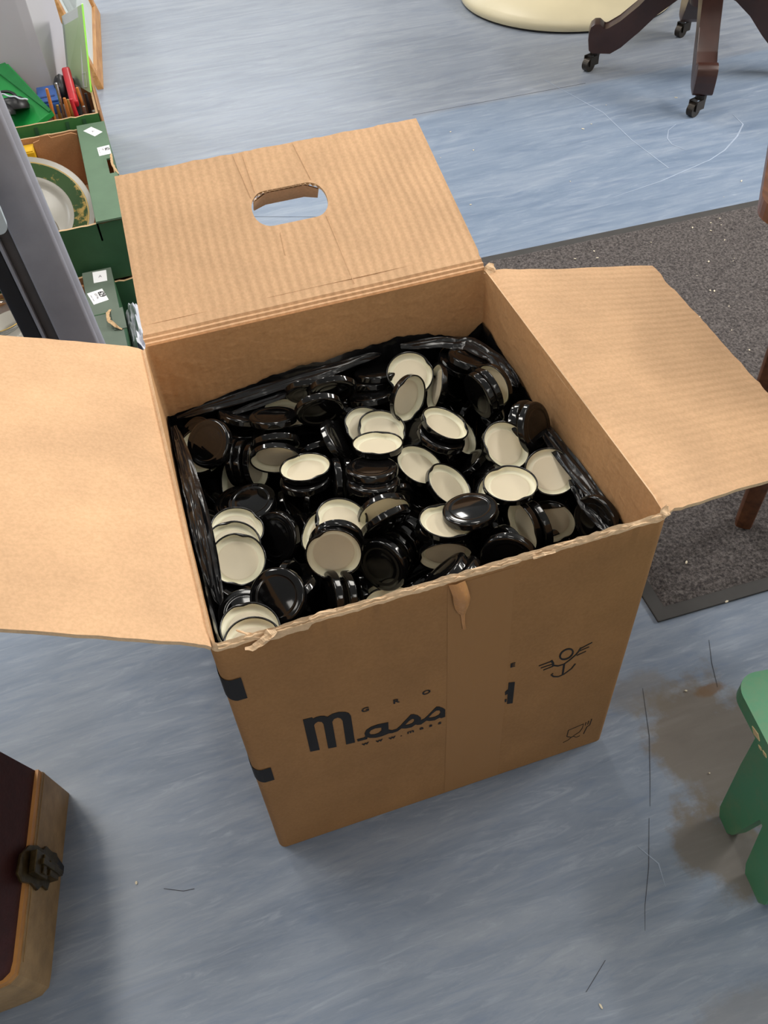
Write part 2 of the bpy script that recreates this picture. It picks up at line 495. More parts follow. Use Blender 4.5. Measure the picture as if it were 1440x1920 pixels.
def ring_path(x0, y0, x1, y1, r, n=5, side=26):
    """rounded rectangle, counter-clockwise from the front left; returns (point, perimeter, is_front)"""
    P = []
    def seg(ax, ay, bx_, by, k):
        for i in range(k):
            P.append((ax + (bx_ - ax) * i / k, ay + (by - ay) * i / k))
    def cor(cx, cy, a0):
        for i in range(n):
            a = math.radians(a0 + 90 * i / n); P.append((cx + r * math.cos(a), cy + r * math.sin(a)))
    seg(x0 + r, y0, x1 - r, y0, 110); cor(x1 - r, y0 + r, -90)
    seg(x1, y0 + r, x1, y1 - r, side); cor(x1 - r, y1 - r, 0)
    seg(x1 - r, y1, x0 + r, y1, side); cor(x0 + r, y1 - r, 90)
    seg(x0, y1 - r, x0, y0 + r, side); cor(x0 + r, y0 + r, 180)
    return P


OUT = ring_path(0, 0, W, D, 0.010); INN = ring_path(T, T, W - T, D - T, 0.006)


def jag(x, seed, amp):
    return amp * (noise.noise(Vector((x * 38, seed, 0))) + 0.7 * noise.noise(Vector((x * 110, seed, 4))) + 0.4 * noise.noise(Vector((x * 300, seed, 9))))


def bulge(x, y, z):
    """the packed walls belly out a few millimetres"""
    k = max(0, math.sin(math.pi * min(1, max(0, z / H))))
    ox = 0.004 * k * (x - W / 2) / (W / 2) * max(0, math.sin(math.pi * min(1, max(0, y / D))))
    oy = 0.004 * k * (y - D / 2) / (D / 2) * max(0, math.sin(math.pi * min(1, max(0, x / W))))
    return (x + ox, y + oy, z)


def wall_top(x, y, inner):
    if y < 0.012:
        return H - 0.006 + jag(x, 11 if inner else 2, 0.0028) + (0.0 if not inner else 0.0022) - (0.006 if 0.045 < x < 0.10 and not inner else 0)
    return H - 0.0015


bm = bmesh.new(); uvl = bm.loops.layers.uv.new('UVMap')
def side_rows(P, inner, rows=14):
    R = []
    for k in range(rows + 1):
        R.append([bm.verts.new(bulge(x, y, (0.001 if not inner else 0.006) + (wall_top(x, y, inner) - 0.004) * k / rows)) for (x, y) in P])
    return R
def per(P):
    s = [0.0]
    for a, b in zip(P, P[1:] + P[:1]):
        s.append(s[-1] + math.hypot(a[0] - b[0], a[1] - b[1]))
    return s
for (P, inner) in ((OUT, False), (INN, True)):
    R = side_rows(P, inner); S = per(P); n = len(P)
    if not inner: RO = R
    else: RI = R
    for k in range(len(R) - 1):
        for i in range(n):
            j = (i + 1) % n
            f = bm.faces.new((R[k][i], R[k][j], R[k + 1][j], R[k + 1][i]))
            f.material_index = 1 if inner else 0
            for lp, uv in zip(f.loops, ((S[i], k), (S[i + 1], k), (S[i + 1], k + 1), (S[i], k + 1))):
                lp[uvl].uv = (uv[0], uv[1] / 14 * H)
n = len(OUT)
for i in range(n):
    j = (i + 1) % n
    f = bm.faces.new((RO[-1][i], RO[-1][j], RI[-1][j], RI[-1][i])); f.material_index = 2
f = bm.faces.new(RO[0][::-1]); f.material_index = 0
f = bm.faces.new(RI[0]); f.material_index = 1
link('box_walls', bm, [M_OUT, M_WALL, M_TEAR], BOX, 0.7)

# torn liner plies standing along the front rim
for seed, yy, up, amp in ((21, 0.0016, 0.001, 0.0036), (33, 0.0036, 0.003, 0.0040)):
    bm = bmesh.new(); a = []; b = []; c = []; d = []
    for i in range(221):
        x = 0.008 + (W - 0.016) * i / 220
        z0 = H - 0.014; z1 = H - 0.007 + up + jag(x, seed, amp)
        yo = yy + 0.0012 * noise.noise(Vector((x * 90, seed, 2)))
        a.append(bm.verts.new((x, yo, z0))); b.append(bm.verts.new((x, yo - 0.0010 + 0.0012 * noise.noise(Vector((x * 60, seed, 7))), z1)))
        c.append(bm.verts.new((x, yo + 0.0006, z0))); d.append(bm.verts.new((x, yo + 0.0008 + 0.0012 * noise.noise(Vector((x * 60, seed, 7))), z1)))
    for i in range(220):
        bm.faces.new((a[i], a[i + 1], b[i + 1], b[i])); bm.faces.new((c[i], d[i], d[i + 1], c[i + 1])); bm.faces.new((b[i], b[i + 1], d[i + 1], d[i]))
    tag(link('torn_paper_ply', bm, M_TEAR, BOX, True), label='pale ragged torn paper along the front rim')

# curled strip of torn liner at the front left
def curl(name, pts, w, mat, twist=0.0, parent=BOX, label=None, th=0.0008):
    bm = bmesh.new(); rows = []; V = [Vector(p) for p in pts]; N = (len(V) - 1) * 5
    for i in range(N + 1):
        k = min(i // 5, len(V) - 2); f = i / 5 - k
        p = V[k].lerp(V[k + 1], f); wd_ = w[k] + (w[k + 1] - w[k]) * f
        q = (V[k + 1] - V[k]).normalized()
        side = q.cross(Vector((math.sin(twist * i / 5), -0.4, 0.9))).normalized()
        nn = side.cross(q).normalized()
        row = []
        for e in (-0.5, -0.2, 0.15, 0.5):
            s3 = p * 160
            row.append(p + side * wd_ * (e + 0.22 * noise.noise(s3 + Vector((e * 3, 1, 0)))) + nn * wd_ * 0.45 * noise.noise(s3 * 0.8 + Vector((e * 4, 0, 5))))
        rows.append([bm.verts.new(c) for c in row] + [bm.verts.new(c - nn * th) for c in row[::-1]])
    for A, B in zip(rows, rows[1:]):
        for k in range(8):
            bm.faces.new((A[k], A[(k + 1) % 8], B[(k + 1) % 8], B[k]))
    bm.faces.new(rows[0]); bm.faces.new(rows[-1][::-1])
    o = link(name, bm, mat, parent, False)
    return tag(o, label=label) if label else o


curl('torn_strip', [(0.0585, 0.001, 0.510), (0.0487, 0.003, 0.5015), (0.0450, 0.008, 0.4995), (0.0412, 0.012, 0.4992), (0.0288, 0.022, 0.500)], [0.007, 0.007, 0.006, 0.004, 0.002], M_TEAR, 0.3, label='curled strip of torn brown paper at the front left')
curl('torn_strip', [(0.0660, -0.001, 0.513), (0.0590, -0.003, 0.5125), (0.0495, -0.004, 0.5054), (0.0394, -0.006, 0.5022), (0.0325, -0.006, 0.5044)], [0.005, 0.009, 0.008, 0.007, 0.003], M_TEAR, 0.1)
curl('torn_strip', [(0.100, 0.001, 0.512), (0.112, 0.002, 0.515), (0.128, 0.001, 0.514)], [0.003, 0.005, 0.003], M_TEAR, 0.2)
curl('torn_strip', [(0.340, -0.001, 0.507), (0.352, -0.002, 0.510), (0.366, -0.001, 0.506)], [0.003, 0.005, 0.002], M_TEAR, 0.2)
curl('torn_strip', [(0.492, 0.002, 0.505), (0.497, 0.004, 0.512), (0.502, 0.010, 0.513)], [0.006, 0.012, 0.006], M_TEAR, 0.2)
curl('torn_strip', [(W - 0.004, D - 0.012, H - 0.004), (W + 0.006, D - 0.006, H + 0.003), (W + 0.012, D - 0.004, H + 0.001)], [0.012, 0.016, 0.008], M_TEAR, 0.2)


def flap(name, h0, h1, o0, o1, mat_up, holes=None, rag=0.0015, label=None, creases=True, seed=0):
    """flap from hinge line h0-h1 to outer corners o0-o1; hinge creases modelled, UV = (along hinge, outward)"""
    h0, h1, o0, o1 = [Vector(p) for p in (h0, h1, o0, o1)]
    Lh = (h1 - h0).length; Lo = ((o0 + o1) / 2 - (h0 + h1) / 2).length
    nrm = (h1 - h0).cross(o0 - h0).normalized()
    if nrm.z < 0:
        nrm = -nrm
    def pt(u, v, w=0.0):
        a = h0.lerp(h1, u); b = o0.lerp(o1, u)
        return a.lerp(b, v) + nrm * w
    def height(u, v):
        d = v * Lo
        prof = ((0, -0.0035), (0.003, -0.0005), (0.006, -0.0022), (0.009, 0.0006), (0.0125, -0.0020), (0.016, 0.0004), (0.022, 0.0), (9, 0.0))
        if not creases:
            prof = ((0, -0.0045), (0.006, -0.0022), (0.013, -0.0007), (0.022, 0.0), (9, 0.0))
        for (a, ha), (b, hb) in zip(prof, prof[1:]):
            if a <= d <= b:
                h = ha + (hb - ha) * (d - a) / (b - a); break
        return h + 0.0012 * noise.noise(Vector((u * 5 + seed, v * 4, 0)))
    bm = bmesh.new(); uvl = bm.loops.layers.uv.new('UVMap')
    def add(tri, ups, flip=False, mi=0):
        try:
            f = bm.faces.new([x[0] for x in tri])
        except ValueError:
            return
        f.material_index = mi
        for lp, x in zip(f.loops, tri):
            lp[uvl].uv = (x[1] * Lh, x[2] * Lo)
    vr = [0, .003, .006, .009, .0125, .016, .022, .03]
    NU = 60
    vrows = [d / Lo for d in vr]
    if not holes:
        vrows += [vrows[-1] + (1 - vrows[-1]) * k / 12 for k in range(1, 13)]
    top = []; bot = []
    for v in vrows:
        edge = (v == vrows[-1] and not holes)
        rt = []; rb = []
        for i in range(NU + 1):
            u = i / NU
            uu = u + (rag / Lh * 1.2 * noise.noise(Vector((v * 30, seed, i // NU))) if i in (0, NU) else 0)
            vv = v + (rag / Lo * (noise.noise(Vector((u * 14, seed, 1))) + 0.6 * noise.noise(Vector((u * 50, seed, 2)))) if edge else 0)
            w = height(u, v)
            rt.append((bm.verts.new(pt(uu, vv, w)), u, vv)); rb.append((bm.verts.new(pt(uu, vv, w - T)), u, vv))
        top.append(rt); bot.append(rb)
    for k in range(len(vrows) - 1):
        for i in range(NU):
            add((top[k][i], top[k][i + 1], top[k + 1][i + 1], top[k + 1][i]), True)
            add((bot[k][i], bot[k + 1][i], bot[k + 1][i + 1], bot[k][i + 1]), False, mi=1)
        for i in (0, NU):
            add((top[k][i], top[k + 1][i], bot[k + 1][i], bot[k][i]), True, mi=2)
    for i in range(NU):
        add((top[0][i], top[0][i + 1], bot[0][i + 1], bot[0][i]), True, mi=2)
        if not holes:
            add((top[-1][i], top[-1][i + 1], bot[-1][i + 1], bot[-1][i]), True, mi=2)
    if holes:
        v0 = vrows[-1]
        outer = [(i / NU, v0) for i in range(NU + 1)]
        ed = []
        for i in range(NU, -1, -1):
            u = i / NU
            ed.append((u, 1 + rag / Lo * (noise.noise(Vector((u * 14, seed, 1))) + 0.6 * noise.noise(Vector((u * 50, seed, 2))))))
        # interior lattice so that the long triangles stay small
        loops = [outer + ed] + holes
        flat = [p for lp in loops for p in lp]
        tris = tessellate_polygon([[Vector((x * Lh, y * Lo, 0)) for x, y in lp] for lp in loops])
        A = []; B = []
        for idx, (u, v) in enumerate(flat):
            if idx <= NU:
                A.append(top[-1][idx]); B.append(bot[-1][idx])
            else:
                A.append((bm.verts.new(pt(u, v, 0)), u, v)); B.append((bm.verts.new(pt(u, v, -T)), u, v))
        for t in tris:
            add([A[i] for i in t], True); add([B[i] for i in reversed(t)], False, mi=1)
        k = 0
        for li, lp in enumerate(loops):
            m_ = len(lp)
            for i in range(m_):
                j = (i + 1) % m_
                if li == 0 and i < NU:
                    continue
                add((A[k + i], A[k + j], B[k + j], B[k + i]), True, mi=2)
            k += m_
    o = link(name, bm, [mat_up, M_OUT, M_TEAR], BOX, 0.5)
    if label:
        o['label'] = label
    return o, pt, nrm, Lh, Lo


_c, _s = math.cos(math.radians(31.5)) * .253, math.sin(math.radians(31.5)) * .253
hole = [((x - 0) / W, t / .253) for (x, t) in rrect(0.193, 0.132, 0.311, 0.187, 0.026, 7)]
bf, bpt, bn, _, _ = flap('back_flap', (0.006, D - 0.003, H), (W - 0.002, D - 0.003, H), (0.026, D + _c, H + _s), (W - 0.028, D + _c, H + _s), M_IN, [hole], 0.0018, 'back flap with a cut-out hand hole', seed=1)
flap('right_flap', (W - 0.003, 0.004, H), (W - 0.003, D - 0.006, H), (0.7484, 0.040, 0.4647), (0.7508, D - 0.042, 0.480), M_IN, None, 0.003, creases=False, seed=2)
_c, _s = math.cos(math.radians(25)) * .253, math.sin(math.radians(25)) * .253
flap('left_flap', (0.004, 0.004, H), (0.004, D - 0.004, H), (-_c, 0.038, H + _s), (-_c, D - 0.022, H + _s), M_INS, None, 0.0015, 'left flap, plain smooth inside', creases=False, seed=3)

# pressed score lines running out from the hinge of the back flap
def score(x0, t0, x1, t1):
    lp = stroke_loop([(x0, t0), ((x0 * .6 + x1 * .4) + .0006, t0 * .6 + t1 * .4), (x1, t1)], [.0008, .0022, .001])
    link('score_line', flat_poly([lp], lambda x, t: bpt(x / W, t / .253, 0.0001), bn * 0.0005), M_IN, bf)
for q in ((.188, .249, .197, .180), (.203, .249, .205, .188), (.287, .250, .296, .190), (.300, .131, .306, .022), (.225, .120, .222, .085)):
    score(*q)

# hand-hole tab folded back behind the flap, and the open flutes on the cut edge
def bw(x, t, w):
    return bpt(x / W, t / .253, w)
bm = bmesh.new()
P0 = [bw(0.200, .176, -T), bw(0.222, .186, -T), bw(0.285, .186, -T), bw(0.304, .176, -T)]
dn = (Vector((0, 0.55, -0.83))).normalized() * 0.032
lo = [bm.verts.new(p + dn * (0.75 if i in (0, 3) else 1.0)) for i, p in enumerate(P0)]
hi = [bm.verts.new(p) for p in P0]
off = Vector((0, 0.004, 0))
lo2 = [bm.verts.new(v.co + off) for v in lo]; hi2 = [bm.verts.new(v.co + off) for v in hi]
for i in range(3):
    bm.faces.new((lo[i], lo[i + 1], hi[i + 1], hi[i])); bm.faces.new((lo2[i], hi2[i], hi2[i + 1], lo2[i + 1])); bm.faces.new((lo[i], lo2[i], lo2[i + 1], lo[i + 1]))
bm.faces.new((lo[0], hi[0], hi2[0], lo2[0])); bm.faces.new((lo[3], lo2[3], hi2[3], hi[3]))
link('hand_hole_tab', bm, M_INS, bf)
bm = bmesh.new(); prev = None
for i in range(57):
    a = i / 56; x = 0.200 + 0.106 * a
    e = 0.187 - 0.012 * (abs(2 * a - 1) ** 5)
    w = -0.0025 + 0.0019 * math.sin(i * 1.57)
    pr = [bm.verts.new(bw(x, e - 0.0008, w + q)) for q in (0.0004, -0.0004)] + [bm.verts.new(bw(x, e + 0.001, w + q)) for q in (-0.0004, 0.0004)]
    if prev:
        for k in range(4):
            bm.faces.new((prev[k], prev[(k + 1) % 4], pr[(k + 1) % 4], pr[k]))
    prev = pr
link('flute_edge', bm, M_TEAR, bf)

# ---------------- print on the front panel: (x, z) on the plane y = 0
def front_y(x, z):
    return bulge(x, 0.0, z)[1]
def fr3(x, z):
    return (x, front_y(x, z) - 0.0007, z)
FRONT_PRINT = []
def print_poly(name, loops, parent=BOX):
    return link(name, flat_poly(loops, fr3, (0, 0.0005, 0)), M_INK, parent)
PR = {'m':[[0.0714,0.3315],[0.082,0.3304],[0.0833,0.3271],[0.0867,0.3286],[0.0915,0.3283],[0.0962,0.3257],[0.0993,0.3216],[0.1053,0.3253],[0.1131,0.325],[0.1206,0.3207],[0.1245,0.3158],[0.1263,0.3085],[0.1264,0.2427],[0.1154,0.2444],[0.1158,0.3029],[0.1139,0.31],[0.1107,0.3137],[0.1063,0.313],[0.1037,0.3079],[0.1035,0.2456],[0.0932,0.2478],[0.0933,0.3085],[0.0916,0.3147],[0.0876,0.3177],[0.0842,0.3157],[0.0824,0.3126],[0.0828,0.2508],[0.0712,0.2533]],'ass':[[[0.1293,0.2485],[0.1377,0.2479],[0.1399,0.2492],[0.1395,0.2571],[0.1421,0.2644],[0.1483,0.2687],[0.1574,0.2695],[0.1701,0.2669],[0.1697,0.2483],[0.1744,0.2443],[0.1798,0.2439],[0.1846,0.2488],[0.1989,0.2686],[0.2027,0.2671],[0.208,0.261],[0.2117,0.2527],[0.2116,0.2468],[0.2163,0.2481],[0.2233,0.2565],[0.2319,0.268],[0.2357,0.2659],[0.2404,0.2599],[0.2434,0.254],[0.2435,0.236],[0.2382,0.2357],[0.2358,0.2384],[0.2295,0.2357],[0.2224,0.2383],[0.2186,0.2416],[0.2115,0.236],[0.2068,0.2378],[0.2045,0.2404],[0.199,0.2366],[0.1912,0.2385],[0.1859,0.2419],[0.1811,0.2379],[0.1742,0.2372],[0.1696,0.2392],[0.165,0.2382],[0.1603,0.2375],[0.1527,0.2385],[0.1453,0.2427],[0.1427,0.2459],[0.1419,0.2418],[0.1298,0.243]],[[0.1452,0.2558],[0.1479,0.2607],[0.1532,0.2621],[0.1611,0.2595],[0.1607,0.2519],[0.157,0.2482],[0.1524,0.2475],[0.1472,0.25]],[[0.1907,0.2473],[0.1963,0.2546],[0.2002,0.2572],[0.2028,0.2553],[0.2027,0.2494],[0.2,0.2463],[0.1953,0.2456]],[[0.2213,0.2474],[0.2264,0.2546],[0.2316,0.2588],[0.2358,0.2572],[0.2372,0.251],[0.2353,0.2462],[0.2303,0.2442],[0.2248,0.2452]]],'anchor':[[[0.3668,0.2854],[0.3842,0.2863]],[[0.3702,0.2786],[0.3856,0.2786]],[[0.3742,0.2715],[0.3872,0.2727]],[[0.3835,0.2884],[0.3869,0.2801],[0.3876,0.2723]],[[0.3856,0.2786],[0.3886,0.274],[0.3952,0.2691],[0.4034,0.2688],[0.4108,0.2745],[0.418,0.2821],[0.4208,0.2873],[0.4233,0.2952]],[[0.4226,0.2931],[0.4384,0.2986]],[[0.4214,0.2882],[0.4353,0.2902]],[[0.4194,0.2793],[0.432,0.2822]],[[0.4034,0.2688],[0.4044,0.2432]],[[0.3895,0.2547],[0.3873,0.2527],[0.3911,0.2461],[0.3984,0.2415],[0.4065,0.2429],[0.4159,0.2507],[0.4201,0.2597]]],'ring':[[[0.4127,0.2956],[0.4138,0.2916],[0.414,0.2874],[0.4132,0.2836],[0.4114,0.2806],[0.4089,0.2786],[0.4059,0.2779],[0.4027,0.2785],[0.3996,0.2803],[0.397,0.2832],[0.395,0.2869],[0.3939,0.291],[0.3939,0.2951],[0.3947,0.2989],[0.3965,0.3018],[0.399,0.3037],[0.4019,0.3045],[0.4051,0.3039],[0.4081,0.3021],[0.4107,0.2993]],[[0.4108,0.2947],[0.4116,0.2917],[0.4116,0.2886],[0.4109,0.2858],[0.4095,0.2835],[0.4075,0.282],[0.4052,0.2814],[0.4028,0.2818],[0.4004,0.2831],[0.3984,0.2852],[0.397,0.2879],[0.3962,0.2909],[0.3962,0.294],[0.3969,0.2968],[0.3983,0.299],[0.4003,0.3005],[0.4026,0.3011],[0.405,0.3007],[0.4073,0.2994],[0.4093,0.2974]]],'glass':[[[0.4346,0.0722],[0.4343,0.0534],[0.4421,0.0455],[0.4467,0.0464]],[[0.4346,0.0722],[0.458,0.0761],[0.4577,0.063],[0.4546,0.0538],[0.4459,0.0481]],[[0.4427,0.0451],[0.4381,0.0394],[0.4303,0.0372]],[[0.4448,0.0477],[0.4511,0.0396],[0.4569,0.0409]],[[0.4618,0.0781],[0.4615,0.0695]],[[0.4656,0.08],[0.4653,0.0697]],[[0.4698,0.0828],[0.4694,0.0655],[0.4652,0.0622],[0.4626,0.0429]]],'l':[[[0.3274,0.2691],[0.336,0.2657],[0.3367,0.2129],[0.3287,0.216]],[[0.3235,0.2493],[0.3281,0.253],[0.3279,0.2419],[0.3244,0.2407]],[[0.3243,0.2294],[0.3274,0.2292],[0.3274,0.2226],[0.3252,0.2223]]],'w':[[0.1389,0.232],[0.1567,0.2287],[0.1733,0.2262],[0.1852,0.2255],[0.1976,0.226],[0.2121,0.2264],[0.2242,0.2257],[0.2363,0.225]],'g':[[0.144,0.3123],[0.1817,0.3102],[0.2193,0.3091],[0.3301,0.3079]]}
